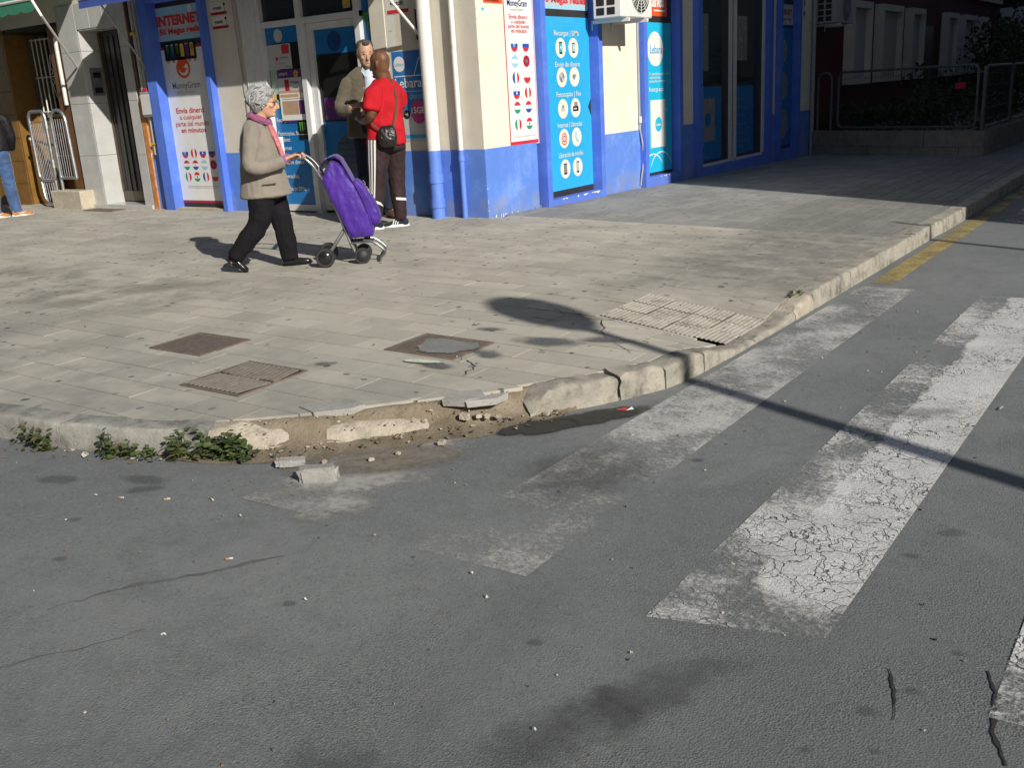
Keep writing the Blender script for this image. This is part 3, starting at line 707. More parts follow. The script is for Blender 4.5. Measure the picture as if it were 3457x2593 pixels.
# pot plant leaves behind the grille
def leaf_cloud(n, c, r, size, seed, flat=.5):
    rs = np.random.RandomState(seed); V, Fc = [], []
    for i in range(n):
        d = rs.normal(size=3); d /= np.linalg.norm(d); p = np.array(c)+d*np.array(r)*rs.uniform(.35,1)**.6
        a = rs.normal(size=3); a /= np.linalg.norm(a); b = np.cross(a, rs.normal(size=3)); b /= np.linalg.norm(b)+1e-9
        s = size*rs.uniform(.6,1.3); k = len(V); nrm = np.cross(a,b)
        V += [tuple(p-a*s), tuple(p-a*s*.1+b*s*.48+nrm*s*.08), tuple(p+a*s), tuple(p-a*s*.1-b*s*.48+nrm*s*.08)]
        Fc += [(k,k+1,k+2,k+3)]
    return V, Fc
def m_leaf(name, a, b):
    n = NT(name); c = n.mix(n.n('ShaderNodeNewGeometry').outputs['Random Per Island'], a, b)
    return n.bsdf(c, .55, spec=.3, bump=n.noise(60, 2), bstr=.2)
M_LEAF = m_leaf('leaf_green', (.034,.056,.020), (.080,.108,.040)); M_LEAFD = m_leaf('leaf_dark', (.018,.035,.012), (.045,.075,.022)); M_LEAFR = m_leaf('leaf_reddish', (.10,.065,.035), (.07,.10,.03))
pp = thing('potted_plant', (-8.75,.55,1.45), 'dark potted plant behind the white window grille', 'plant')
V, Fc = leaf_cloud(130, (-8.75,.52,1.72), (.26,.08,.22), .05, 3); MB().add(V,Fc).build('foliage', M_LEAFD, pp)
MB().lathe([(.0,1.45),(.06,1.45),(.08,1.57),(.0,1.57)], (-8.75,.55,0), n=12).build('pot', M_ORANGE, pp, True)
# gate of steel tube
def rrect(x0,x1,z0,z1,y,r,seg=5):
    P = []
    for cx,cz,a0 in ((x1-r,z1-r,0),(x0+r,z1-r,90),(x0+r,z0+r,180),(x1-r,z0+r,270)):
        for k in range(seg+1):
            a = R(a0+90*k/seg); P.append((cx+r*math.cos(a), y, cz+r*math.sin(a)))
    return P
gt = thing('steel_gate', (-8.75,-.12,0), 'open galvanised tube gate with thin bars in front of the tiled recess', 'gate')
MB().tube(rrect(-8.86,-8.40,.42,1.49,-.14,.11), .027, 10, closed=True).build('frame', M_STEEL, gt, True)
for k in range(9): MB().tube([(-8.84+.05*k*.95+.03,-.14,.44),(-8.84+.05*k*.95+.03,-.14,1.30 if k else 1.3)], .005, 5).build('bar', M_STEEL, gt)
MB().tube([(-8.84,-.14,1.33),(-8.42,-.14,1.33)], .006, 5).build('cross_bar', M_STEEL, gt)
MB().tube([(-8.83,-.14,.42),(-8.80,-.14,.15),(-8.74,-.14,.07),(-8.5,-.14,.05),(-8.44,-.14,.10),(-8.42,-.14,.42)], .022, 8).build('lower_frame', M_STEEL, gt, True)
for k in range(5): MB().tube([(-8.74+.065*k,-.14,.08),(-8.76+.065*k,-.14,.41)], .006, 5).build('bar', M_STEEL, gt)
bx('latch', M_WHITE, gt, -8.93,-8.87,-.17,-.13,1.05,1.10, bev=.01)
for z in (.62,1.22): MB().tube([(-8.40,-.14,z),(-8.40,-.14,z+.12)], .034, 8).build('hinge', M_STEEL, gt, True)
gf = thing('steel_railing', (-8.1,-.12,0), 'arched galvanised railing panel standing on a concrete block', 'railing')
P = [(-8.25,-.14,.22)]+[(-8.25,-.14,1.30)]+[(-8.05+.20*math.cos(R(a)),-.14,1.30+.19*math.sin(R(a))) for a in range(165,-1,-15)]+[(-7.82,-.14,.46)]
MB().tube(P, .027, 10).build('frame', M_STEEL, gf, True); MB().tube([(-8.25,-.14,.46),(-7.82,-.14,.46)], .024, 8).build('lower_rail', M_STEEL, gf, True)
for k in range(6): MB().tube([(-8.19+.062*k,-.14,.47),(-8.19+.062*k,-.14,1.36)], .005, 5).build('bar', M_STEEL, gf)
for z in (.80,1.12): MB().tube([(-8.24,-.14,z),(-7.84,-.14,z)], .005, 5).build('cross_bar', M_STEEL, gf)
o = bx('concrete_block', M_CONC, None, -8.42,-7.62,-.26,.0,-.05,.27, bev=.012); tag(o, 'low pale concrete block under the arched railing', 'block')
# green awning
ga = thing('green_awning', (-8.9,-.5,2.9), 'scalloped green canvas awning over the tiled shop', 'awning')
m = MB(); V, Fc = [], []
nx = 64; x0, x1 = -12.0,-6.70
for i in range(nx+1):
    x = x0+(x1-x0)*i/nx; sc_ = .03*abs(math.sin(i*math.pi/4))
    V += [(x,-.02,3.55),(x,-1.0,2.93),(x,-1.005,2.80-sc_)]
for i in range(nx):
    for k in range(2): Fc.append((3*i+k,3*i+3+k,3*i+4+k,3*i+1+k))
m.add(V,Fc).build('canopy', M_GREEN, ga)
MB().tube([(x0,-1.0,2.94),(x1,-1.0,2.94)], .022, 8).build('front_bar', M_WHITE, ga, True)
MB().tube([(-6.72,-1.0,2.92),(-6.60,-.98,2.72),(-7.45,-.05,2.10)], .018, 8).build('arm', M_WHITE, ga, True)
# ================================================================== MARBLE DOORWAY
md = thing('marble_doorway', (-7.0,.1,0), 'pale grey marble clad entrance with a dark metal door', 'doorway')
def slabpart(*b, nm='marble_panel', mat=M_MARB): return bx(nm, mat, md, *b, bev=.004)
for z0, z1 in ((-.05,.78),(.784,1.55),(1.554,2.30),(2.304,2.96)):
    slabpart(-7.83,-7.345,-.02,.05,z0,z1)
    slabpart(-7.345,-7.315,-.018,.34,z0,min(z1,2.58))
    if z0 < 2.5: slabpart(-6.345,-6.13,-.02,.05,z0,min(z1,2.96))
    slabpart(-6.345,-6.32,.052,.34,z0,min(z1,2.58))
for x0, x1 in ((-7.341,-6.99),(-6.986,-6.65),(-6.646,-6.349)): slabpart(x0,x1,-.02,.05,2.60,2.96)
slabpart(-7.313,-6.347,-.01,.34,2.58,2.598,nm='lintel_soffit')
bx('wall_core', M_GREYW, md, -7.83,-6.13,.35,1.2,-.3,6.5); bx('upper_wall', M_GREYW, md, -7.845,-6.13,.0,.345,2.964,6.5)
slabpart(-7.83,-6.13,-.06,.36,-.1,.05,nm='threshold')
dr = bx('door', M_ALUD, md, -7.30,-6.36,.30,.345,.06,2.575)
bx('kick_rail', M_BRONZE, dr, -7.29,-6.37,.285,.299,.07,.22)
for k in range(7): MB().box(-7.22+.13*k,-7.20+.13*k,.282,.299,.22,2.5).build('door_bar', M_BRONZE if k == 6 else M_ALUD, dr)
bx('stile', M_BRONZE, dr, -7.30,-7.26,.280,.299,.22,2.56)
ic = bx('intercom', M_STEEL, md, -7.314,-7.305,.06,.27,1.66,2.06)
MB().box(-7.304,-7.300,.10,.23,1.92,2.0).build('speaker_panel', M_BLACK, ic); MB().box(-7.304,-7.300,.10,.23,1.70,1.78).build('button_panel', M_BLACK, ic)
bx('side_trim', M_BROWN, md, -6.128,-6.10,-.01,.3,-.05,2.96)
# ================================================================== THE BLUE CORNER SHOP
sh = thing('corner_shop', (-2.5,.6,0), 'cream and bright blue corner phone shop covered in posters', 'building')
# walls, with blue dado a touch proud of the cream render
bx('wall', M_GREYW, sh, -6.1,-5.70,.0,.30,.78,6.5); bx('wall', M_GREYW, sh, -4.40,-3.76,.0,.30,.78,6.5); bx('wall', M_GREYW, sh, -5.70,-4.40,.002,.30,3.0,6.5); bx('dado', M_BLUE, sh, -6.1,-5.74,-.004,.28,-.3,.78); bx('dado', M_BLUE, sh, -4.37,-3.76,-.004,.28,-.3,.78)
bx('wall', M_GREYW, sh, -3.76,-1.30,.0,.30,2.86,6.5)
bx('wall', M_GREYW, sh, -1.30,-.0,.0,.30,.76,6.5); bx('dado', M_BLUE, sh, -1.30,-.002,-.004,.28,-.3,.76)
bx('wall_core', M_GREYW, sh, -6.05,-.35,.31,.36,-.3,6.4)
bx('wall', M_CREAM, sh, -.3,.004,.003,1.05,.762,6.5); bx('dado', M_BLUE, sh, -.3,.010,-.002,1.05,-.3,.762)
bx('wall', M_CREAM, sh, -.3,.0,1.05,1.24,.75,6.5)
bx('wall', M_CREAM, sh, -.3,.004,2.50,3.80,.745,6.5); bx('dado', M_BLUE, sh, -.3,.010,2.50,3.80,-.4,.745)
bx('wall', M_CREAM, sh, -.3,.002,4.93,5.62,.73,6.5); bx('dado', M_BLUE, sh, -.3,.008,4.93,5.62,-.4,.73)
bx('wall', M_CREAM, sh, -.3,.002,8.52,9.1,.70,6.5); bx('dado', M_BLUE, sh, -.3,.008,8.52,9.1,-.4,.70)
bx('wall', M_CREAM, sh, -.3,.002,10.05,10.88,.69,6.5); bx('dado', M_BLUE, sh, -.3,.008,10.05,10.88,-.4,.69)
bx('wall', M_CREAM, sh, -.3,-.002,1.24,10.05,2.92,6.5)
bx('floor_slab', M_CONC, sh, -6.0,-.05,.32,10.8,-.3,-.02)
# ---- left display window
PL = lambda c, s=0.0: Plane('L', c, s)
bx('frame_post', M_BLUEP, sh, -5.73,-5.53,-.10,.12,-.1,2.83); bx('frame_post', M_BLUEP, sh, -4.455,-4.375,-.10,.12,-.1,2.83); bx('frame_head', M_BLUEP, sh, -5.72,-4.38,-.098,.12,2.80,3.05)
wn = bx('display_window', M_ALUD, sh, -5.53,-4.455,.062,.11,.03,2.80); bx('frame_sill', M_CONC, sh, -5.53,-4.455,-.08,.12,-.1,.028)
P = PL(.058, -.075)
po = MB(); fquad(po,P,-5.52,-4.46,.09,2.225,0,1); fquad(po,P,-5.485,-4.46,.125,2.185,.002,0); po.build('poster', [I_WHITE,I_DRED], wn)
po = MB(); fquad(po,P,-5.52,-4.46,2.30,2.735,0,0); fquad(po,P,-5.52,-4.46,2.30,2.36,.002,1); fquad(po,P,-5.52,-4.46,2.63,2.735,.002,1)
fdisc(po,P,-4.72,2.68,.05,.004,2,12); ftext(po,P,'INTERNET',-5.46,2.50,.96,.125,.005,3,.045); ftext(po,P,'50 Megas reales',-5.42,2.385,.93,.075,.005,3,.03); po.build('poster', [I_LGREY,I_LBLUE,I_CREAM,I_RED], wn)
tx = MB(); d = .005
def logo_drop(mb, P, u, v, w, h, mr, mw):
    pts = []
    for k in range(28):
        a = 2*math.pi*k/28; x = math.sin(a); y = -math.cos(a); s = 1.0 if y < 0 else (1-.35*y**2)
        pts.append((u+x*w*s, v+y*h*(1.0 if y < 0 else 1.15)))
    fpoly(mb, P, pts, .006, mr)
    arc = []
    for k in range(13):
        a = R(185+k*14.2); t = k/12; rr = w*.58; th = .05+.10*t
        arc.append((u+rr*math.cos(a)*1.0, v-.10*h+h*.50*math.sin(a), th*w*1.1))
    for k in range(12):
        a, b = arc[k], arc[k+1]; ca, cb = (u, v-.1*h), (u, v-.1*h)
        def io(q, s):
            dx_, dy_ = q[0]-ca[0], q[1]-ca[1]; L = math.hypot(dx_, dy_)+1e-9; return (q[0]+dx_/L*q[2]*s, q[1]+dy_/L*q[2]*s)
        fpoly(mb, P, [io(a,1), io(b,1), io(b,-1), io(a,-1)][::-1], .0075, mw)
    fpoly(mb, P, [(u+w*.05,v+h*.08),(u+w*.60,v+h*.42),(u+w*.82,v-h*.12),(u+w*.45,v+h*.0)][::-1], .0085, mw)
logo_drop(tx, P, -5.02, 1.93, .15, .135, 1, 0)
tx.build('logo', [I_WHITE,I_ORED], wn)
letters(P, wn, I_GREY, [('MoneyGram',-5.01,1.665,.60,None,.004)]); letters(P, wn, I_LGREY, [('money transfer',-5.02,1.60,.40,.035,0)])
letters(P, wn, I_RED, [('Envía dinero',-5.01,1.335,.60,.072,.016),('a cualquier',-5.01,1.25,.48,.062,.004),('parte del mundo',-5.0,1.158,.72,.068,.004),('en minutos',-4.99,1.07,.54,.062,.016)])
tx = MB()
for z in (.325,.302): fquad(tx,P,-5.29,-4.62,z,z+.006,d,0)
tx.build('fine_print', [I_LGREY], wn)
K = [['sk','pe','ve','ru'],['hu','py','ar','ma'],['mx','gh','fr','pl']]
for j, z in enumerate((.785,.622,.458)):
    for i in range(4): fm = MB(); flag(fm, P, -5.25+.194*i, z, .066, K[j][i]); fm.build('flag_sticker', FL, wn)
# row of energy drink cans shown on a shelf sticker
cs = MB(); fquad(cs,P,-5.38,-4.70,2.04,2.27,.006,0)
for k, c in enumerate((1,2,3,4,5,6)):
    u = -5.34+.105*k; fquad(cs,P,u,u+.075,2.08,2.24,.008,c)
    fquad(cs,P,u+.01,u+.065,2.235,2.25,.009,7)
    if c in (1,2,3,6):
        for q in (.016,.036,.056): fpoly(cs,P,[(u+q,2.225),(u+q+.010,2.225),(u+q+.004,2.11)],.0095,8 if c != 6 else 3)
for k in range(6): fdisc(cs,P,-5.32+.115*k,2.04,.035,.0055,9,12)
cs.build('can_sticker', [I_BLACK,I_BLACK,I_DBLUE,I_BLACK,I_YEL,I_PURP,I_YEL,I_LGREY,I_LIME,I_PINK], wn)
# ---- wall stickers between window and door
P = PL(0.0)
for z in (2.535,2.365):
    st_ = MB(); fquad(st_,P,-4.30,-3.98,z,z+.155,.002,0); fquad(st_,P,-4.30,-3.98,z,z+.035,.004,1); ftext(st_,P,'gratuit',-4.25,z+.065,.17,.04,.005,2,.02); fquad(st_,P,-4.27,-4.02,z+.012,z+.022,.005,2)
    fdisc(st_,P,-4.02,z+.12,.02,.005,2,8); fquad(st_,P,-4.024,-4.016,z+.035,z+.12,.0055,2); st_.build('sticker', [I_CREAM,I_RED,I_BLACK], sh)
# ---- entrance
ent = MB()
def par(nm, mat, *b, parent=sh, bev=.003): return bx(nm, mat, parent, *b, bev=bev)
sg = MB(); nf = 9
for k in range(nf):
    x = -3.75+.033*k; sg.tube([(x+.016,-.005,-.05),(x+.016,-.005,2.86)], .0155, 6)
sg.build('folded_shutter', M_ALU, sh, True)
par('door_jamb', M_ALU, -3.45,-3.38,-.02,.10,-.05,2.86); par('mullion', M_ALU, -2.745,-2.66,-.01,.10,-.05,2.86); par('door_jamb', M_ALU, -1.775,-1.69,-.01,.10,-.05,2.86); par('transom', M_ALU, -3.38,-1.69,-.006,.09,2.305,2.375)
par('column', M_GREYW, -1.52,-1.30,-.012,.28,-.05,2.86,bev=0)
bx('transom_glass', M_GLASS, sh, -3.38,-2.745,.05,.07,2.376,2.86); bx('transom_glass', M_GLASS, sh, -2.66,-1.775,.05,.07,2.376,2.86)
ts = MB(); fquad(ts,PL(.05),-1.98,-1.86,2.42,2.52,.002,0); fquad(ts,PL(.05),-1.975,-1.865,2.44,2.60,.003,1); ts.build('sticker', [I_LGREY,I_YEL], sh)
side = bx('side_light', I_BLUE, sh, -3.38,-2.745,.055,.075,.06,2.305); bx('door_sill', M_CONC, sh, -3.45,-1.3,-.05,.30,-.2,.0)
bx('bottom_rail', M_ALU, side, -3.38,-2.745,.02,.054,.02,.10)
P = PL(.053,-.05)
s_ = MB(); fdisc(s_,P,-3.10,2.20,.078,.001,0,24); fquad(s_,P,-3.37,-2.76,1.42,2.11,.001,1); s_.build('film_print', [I_LGREY,I_BLACK], side)
s_ = MB(); fquad(s_,P,-3.33,-2.90,1.80,2.10,.003,0); fquad(s_,P,-3.06,-2.93,1.98,2.09,.005,1); fdisc(s_,P,-3.16,1.925,.025,.005,1,10); fquad(s_,P,-3.12,-2.96,1.93,1.945,.005,2); fquad(s_,P,-3.2,-3.02,1.86,1.872,.005,3); ftext(s_,P,'Recargo',-3.02,1.815,.1,.025,.006,2)
fquad(s_,P,-3.32,-3.14,1.50,1.80,.002,4); s_.build('notice', [I_LGREY,I_RED,I_GREY,I_PINK,I_MINT], side)
s_ = MB(); fquad(s_,P,-3.19,-2.76,1.69,1.79,.007,0); fquad(s_,P,-3.19,-2.76,1.52,1.69,.007,1); ftext(s_,P,'smart',-3.16,1.725,.16,.035,.009,1); 
for k in range(5): fdisc(s_,P,-2.85+.028*math.cos(k*1.257+.3),1.735+.028*math.sin(k*1.257+.3),.016,.009,2,8)
fquad(s_,P,-3.07,-2.99,1.53,1.67,.009,3); ftext(s_,P,'Viajes',-2.96,1.62,.15,.03,.009,4); ftext(s_,P,'gratis',-2.93,1.56,.1,.022,.009,4); fquad(s_,P,-3.19,-2.76,1.505,1.535,.0085,5)
fquad(s_,P,-3.19,-2.72,1.15,1.505,.008,6); fquad(s_,P,-3.15,-2.86,1.24,1.41,.010,5); fquad(s_,P,-2.85,-2.75,1.24,1.41,.010,0); fquad(s_,P,-3.17,-2.84,1.455,1.49,.010,5); fquad(s_,P,-3.19,-2.72,1.145,1.17,.010,0); fquad(s_,P,-3.14,-2.76,1.43,1.438,.010,7)
for z in (1.27,1.30,1.33,1.36,1.385): fquad(s_,P,-3.14,-2.87,z,z+.006,.0115,7)
s_.build('poster', [I_PURP,I_LGREY,I_YEL,I_DRED,I_PURP,I_TAN,I_WHITE,I_PINK], side)
s_ = MB(); fquad(s_,P,-3.37,-3.25,1.32,1.50,.004,0); fquad(s_,P,-3.35,-3.22,1.32,1.43,.006,1); ftext(s_,P,'2',-3.32,1.345,.05,.06,.008,2); s_.build('sticker', [I_YEL,I_MINT,I_BLUE], side)
letters(P, side, I_WHITE, [(t,-3.30+w/2,z,w,.052,.012) for t, z, w in (('Recargas y SIMs',1.155,.40),('Fotocopias, fax y',.985,.46),('escáner.',.905,.22),('Internet',.80,.22),('Envío de dinero',.62,.42),('Liberación,',.44,.30),('Venta de SIMs.',.28,.40))], .003)
cn = MB(); fquad(cn,P,-2.91,-2.745,.93,1.16,.010,0); fquad(cn,P,-2.905,-2.75,.985,.995,.012,2)
for q in (0,.04,.08): fpoly(cn,P,[(-2.885+q,1.145),(-2.86+q,1.145),(-2.862+q,1.05),(-2.868+q,1.02),(-2.878+q,1.06)],.012,1)
cn.build('can_sticker', [I_BLACK,I_LIME,I_GREY], side)
# dark doorway with its blue filmed leaf
dl = bx('door_leaf', I_BLUE, sh, -2.655,-1.785,.10,.13,.03,2.30)
P = PL(.097,-.07); s_ = MB(); fdisc(s_,P,-2.16,2.07,.115,.001,0,26); fquad(s_,P,-2.56,-1.79,1.13,1.93,.001,1); fquad(s_,P,-2.43,-1.99,1.15,1.42,.003,2); ftext(s_,P,'% TAR',-2.38,1.30,.30,.07,.005,3); fdisc(s_,P,-2.10,.72,.24,.001,4,30,.20)
for z in (.62,.70,.78,.86): fquad(s_,P,-2.26,-1.98,z,z+.012,.003,0)
s_.build('film_print', [I_DBLUE,I_BLACK,I_PURP,I_MAG,ink('dim',(.06,.09,.13))], dl)
bx('leaf_stile', M_ALU, dl, -2.655,-2.56,.06,.099,.03,2.30); bx('leaf_rail', M_ALU, dl, -2.56,-1.785,.062,.099,2.22,2.30); bx('leaf_rail', M_ALU, dl, -2.56,-1.785,.062,.099,.03,.12)
MB().tube([(-2.52,.05,1.02),(-2.50,.0,1.02),(-2.50,.0,.80),(-2.52,.05,.80)], .010, 6).build('handle', M_STEEL, dl, True)
np_ = bx('narrow_panel', I_BLUE, sh, -1.69,-1.52,.055,.075,.0,2.86)
s_ = MB(); P = PL(.053)
for q in (0,.045,.09): fpoly(s_,P,[(-1.675+q,2.33),(-1.645+q,2.33),(-1.642+q,2.20),(-1.648+q,2.06),(-1.658+q,2.18)],.003,0)
fpoly(s_,P,[(-1.69,2.34),(-1.53,2.36),(-1.53,2.33),(-1.69,2.31)],.004,0); s_.build('film_print', [I_LIME], np_)
# ---- wall by the pipe
P = PL(0.0); s_ = MB(); fquad(s_,P,-1.27,-.92,2.28,2.62,.002,0); fquad(s_,P,-1.25,-.93,2.285,2.325,.004,1); ftext(s_,P,'gratuit',-1.20,2.37,.2,.05,.004,2); s_.build('sticker', [I_CREAM,I_RED,I_BLACK], sh)
s_ = MB(); fquad(s_,P,-1.29,-1.16,1.93,2.275,.002,0); fquad(s_,P,-1.25,-1.20,2.10,2.11,.004,1); s_.build('notice', [I_CREAM,I_LGREY], sh)
s_ = MB(); fquad(s_,P,-1.245,-.74,.87,1.875,.002,0); fquad(s_,P,-1.245,-.74,.91,.945,.004,1); fquad(s_,P,-1.245,-.74,.87,1.19,.003,2); fquad(s_,P,-1.245,-.74,.905,.94,.0045,1)
fdisc(s_,P,-1.135,1.735,.085,.004,3,28); ftext(s_,P,'Lebara',-1.205,1.715,.14,.04,.006,4,.01); fquad(s_,P,-1.225,-.745,1.595,1.607,.004,3); fpoly(s_,P,[(-.93,1.607),(-.92,1.607),(-.83,1.80),(-.84,1.80)],.0045,3)
ftext(s_,P,'Lebara',-1.22,1.475,.40,.105,.005,3,.015); fquad(s_,P,-1.12,-.78,1.425,1.433,.005,4); ftext(s_,P,'GB GRATIS!',-1.13,1.345,.33,.045,.005,4,.01)
fdisc(s_,P,-.90,1.20,.135,.006,5,28,.115); ftext(s_,P,'15GB',-1.005,1.185,.21,.07,.008,3,.02); fdisc(s_,P,-1.08,1.175,.05,.007,6,18); ftext(s_,P,'+5',-1.10,1.16,.04,.03,.009,3); s_.build('poster', [ink('poster_blue',(.02,.17,.50)),I_CYAN,I_LGREY,I_WHITE,I_LBLUE,I_MAG,I_BLACK], sh)
# ---- pipes at the corner
dp = thing('downpipe', (-.64,-.10,0), 'thick cream drainpipe with blue foot next to the corner', 'pipe')
MB().tube([(-.64,-.10,.765),(-.64,-.10,6.4)], .076, 16).build('pipe', M_WHITE, dp, True); MB().tube([(-.64,-.10,-.03),(-.64,-.10,.765)], .078, 16).build('painted_foot', M_PIPEB, dp, True)
for z in (.12,.40): MB().tube([(-.64,-.10,z),(-.64,-.10,z+.10)], .088, 16).build('collar', M_PIPEB, dp, True)
d2 = thing('thin_conduit', (-.29,-.05,0), 'thin cream conduit with blue foot right beside the corner', 'pipe')
MB().tube([(-.29,-.05,.76),(-.29,-.05,6.4)], .030, 10).build('pipe', M_WHITE, d2, True); MB().tube([(-.29,-.05,-.03),(-.29,-.05,.76)], .032, 10).build('painted_foot', M_PIPEB, d2, True); MB().tube([(-.29,-.05,.64),(-.29,-.05,.70)], .040, 10).build('collar', M_PIPEB, d2, True)
# ---- meter box, conduits and cables left of the window
mbx = thing('meter_box', (-5.82,-.03,1.48), 'small grey meter box between the doorway and the blue window frame', 'box')
bx('box', M_GREYP, mbx, -5.96,-5.70,-.09,.0,1.31,1.655, bev=.01); bx('lid', M_ALU, mbx, -5.95,-5.71,-.10,-.091,1.34,1.62, bev=.006); bx('red_label', I_RED, mbx, -5.90,-5.80,-.085,-.01,1.656,1.70)
MB().tube([(-5.88,-.03,.78),(-5.88,-.03,1.31)], .022, 8).build('conduit', M_CABG, mbx, True); bx('clamp', I_YEL, mbx, -5.92,-5.84,-.06,-.01,.92,.95)
cd_ = thing('wall_cables', (-5.95,-.03,2.3), 'bundle of dark conduits climbing the wall above the meter box', 'cables')
for k, (x, r) in enumerate(((-6.02,.020),(-5.95,.028),(-5.88,.018))): MB().tube([(x,-.03,1.66),(x+.01,-.035,2.1),(x-.01,-.03,2.6),(x,-.03,3.2)], r, 7).build('conduit', M_CABLE if k == 0 else M_CABG, cd_, True)
bx('yellow_clamp', I_YEL, cd_, -6.0,-5.9,-.07,-.01,2.42,2.46)
tr = bx('orange_trim', M_ORANGE, None, -6.10,-6.005,-.03,.02,-.05,1.56); tag(tr, 'narrow peeling orange strip beside the marble doorway', 'trim')
wc = thing('door_cable', (-3.9,-.02,2.2), 'two thin cables running down the pale wall beside the folded shutter', 'cables')
for k in range(2): MB().tube([(-3.86+.05*k,-.012,3.1),(-3.85+.06*k,-.012,2.3),(-3.83+.02*k,-.012,1.7),(-3.82,-.012,.8)], .006, 5).build('cable', M_GREYP, wc)
# ---- shop awning (above the picture), its arms come into view
aw = thing('shop_awning', (-3.2,-.4,3.0), 'blue canvas shop awning above the posters', 'awning')
m = MB(); V, Fc = [], []; x0, x1 = -6.0,-.42
for i in range(29):
    x = x0+(x1-x0)*i/28; V += [(x,-.01,3.30),(x,-.40,3.08),(x,-.78,2.86),(x,-.785,2.75)]
for i in range(28):
    for k in range(3): Fc.append((4*i+k,4*i+4+k,4*i+5+k,4*i+1+k))
m.add(V,Fc).build('canopy', M_CANV, aw); MB().tube([(x0,-.78,2.87),(x1,-.78,2.87)], .02, 8).build('front_bar', M_ALU, aw, True)
MB().tube([(-.75,-.06,2.02),(-1.0,-.78,2.86)], .017, 8).build('arm', M_WHITE, aw, True); bx('bracket', M_ALUD, aw, -.80,-.74,-.06,.0,1.98,2.30)
MB().tube([(-5.80,-.06,2.02),(-5.6,-.78,2.86)], .013, 8).build('arm', M_GREYP, aw, True); bx('bracket', M_GREYP, aw, -5.84,-5.77,-.07,.0,1.95,2.06)
# ================================================================== RIGHT HAND FACADE OF THE SHOP
PR = lambda c, s=0.0: Plane('R', c, s)
P = PR(.004)
s_ = MB(); fquad(s_,P,.51,1.10,.762,2.75,.002,1); fquad(s_,P,.525,1.085,.80,2.74,.004,0); s_.build('poster', [I_WHITE,I_RED], sh)
d = .007
letters(P, sh, I_NAVY, [('MoneyGram',.785,2.285,.40,.07,.012)], d); letters(P, sh, I_LGREY, [('money transfer',.775,2.235,.27,.03,0)], d)
letters(P, sh, I_RED, [('Envía dinero',.795,2.15,.37,.045,.012),('a cualquier',.795,2.10,.29,.042,.008),('parte del mundo',.795,2.05,.43,.042,.008),('en minutos',.795,2.0,.31,.042,.012)], d)
s_ = MB(); logo_drop(s_,P,.80,2.52,.10,.11,0,1); s_.build('logo', [I_ORED,I_WHITE], sh); s_ = MB()
for z in (.855,.845): fquad(s_,P,.57,1.05,z,z+.004,d,0)
s_.build('fine_print', [I_LGREY], sh)
K = [('sk','ru'),('ar','ma'),('fr','pl'),('ve','pe'),('hu','py'),('mx','gh')]
for j, z in enumerate((1.86,1.69,1.51,1.34,1.18,.99)):
    for i in range(2): fm = MB(); flag(fm, P, .685+.232*i, z, .066, K[j][i], .006); fm.build('flag_sticker', FL, sh)
s_ = MB(); fquad(s_,P,.14,.50,2.30,2.36,.002,0); ftext(s_,P,'www.gratuit.es',.17,2.32,.26,.025,.004,1); s_.build('sticker', [I_ORED,I_BLACK], sh)
s_ = MB(); fpoly(s_,P,[(.10,2.23),(.14,2.215),(.15,2.245),(.11,2.255)],.002,0); s_.build('paint_fleck', [I_CYAN2], sh)
# framed shop windows: two posts, a sill, head
def shopwin(y0, y1, zb, gx=-.04, pr=.10, pw=.105):
    zf = gz(0, y0)-.15
    bx('frame_post', M_BLUEP, sh, gx-.06, pr, y0-pw, y0, zf, 2.95); bx('frame_post', M_BLUEP, sh, gx-.06, pr-.002, y1, y1+pw, zf, 2.95)
    bx('frame_sill', M_BLUEP, sh, gx-.06, pr-.004, y0, y1, zf, zb-.012)
    return bx('window', M_ALUD, sh, gx-.05, gx, y0, y1, zb-.012, 2.95)
# chipped paint along the first sill
def chips(y0, y1, z, n, seed):
    rs = random.Random(seed); s_ = MB()
    for k in range(n):
        u = rs.uniform(y0, y1); w = rs.uniform(.015,.05); h = rs.uniform(.012,.035)
        fpoly(s_, PR(.097), [(u-w,z),(u-w*.6,z-h*.7),(u-w*.1,z-h*.5),(u+w*.2,z-h),(u+w*.8,z-h*.4),(u+w,z)], .002+k*.0002, 0)
    s_.build('chipped_paint', [I_CREAM], sh)['kind'] = 'stuff'
s_ = MB(); rc = random.Random(8)
for k in range(9):
    z = rc.uniform(.02,.74); w = rc.uniform(.004,.014); h = rc.uniform(.01,.04); fpoly(s_, PR(.010), [(.0,z),(w,z+h*.3),(w*.7,z+h),(.0,z+h*.9)], .0015, k % 2)
for k in range(7):
    z = rc.uniform(.8,2.3); w = rc.uniform(.004,.01); h = rc.uniform(.01,.05); fpoly(s_, PR(.004), [(.004,z),(w+.004,z+h*.3),(w*.7,z+h),(.004,z+h*.9)], .0015, 2)
for k in range(16):
    u = rc.uniform(.02,1.1); w = rc.uniform(.01,.04); h = rc.uniform(.01,.03); fpoly(s_, PR(.010), [(u,-.03),(u+w,-.03),(u+w*.8,h),(u+w*.3,h*.6)], .0015+.0001*k, (0,3)[k%2])
cp_ = s_.build('chipped_paint', [I_CREAM,ink('plaster',(.45,.36,.28)),ink('old_render',(.5,.45,.36)),ink('wall_dirt',(.22,.19,.15))], sh); cp_['kind'] = 'stuff'
w1 = shopwin(1.225,2.435,.065); chips(1.28,2.40,.052,14,4)
P = PR(-.037,.03)
s_ = MB(); fquad(s_,P,1.25,2.40,.13,2.20,.001,0)
for (u, t) in ((1.245,1),(2.425,-1)): fpoly(s_,P,[(u+t*.03,1.22),(u+t*.10,1.12),(u+t*.03,1.0)][::t],.003,1)
s_.build('film', [I_CYAN,M_ALUD], w1)
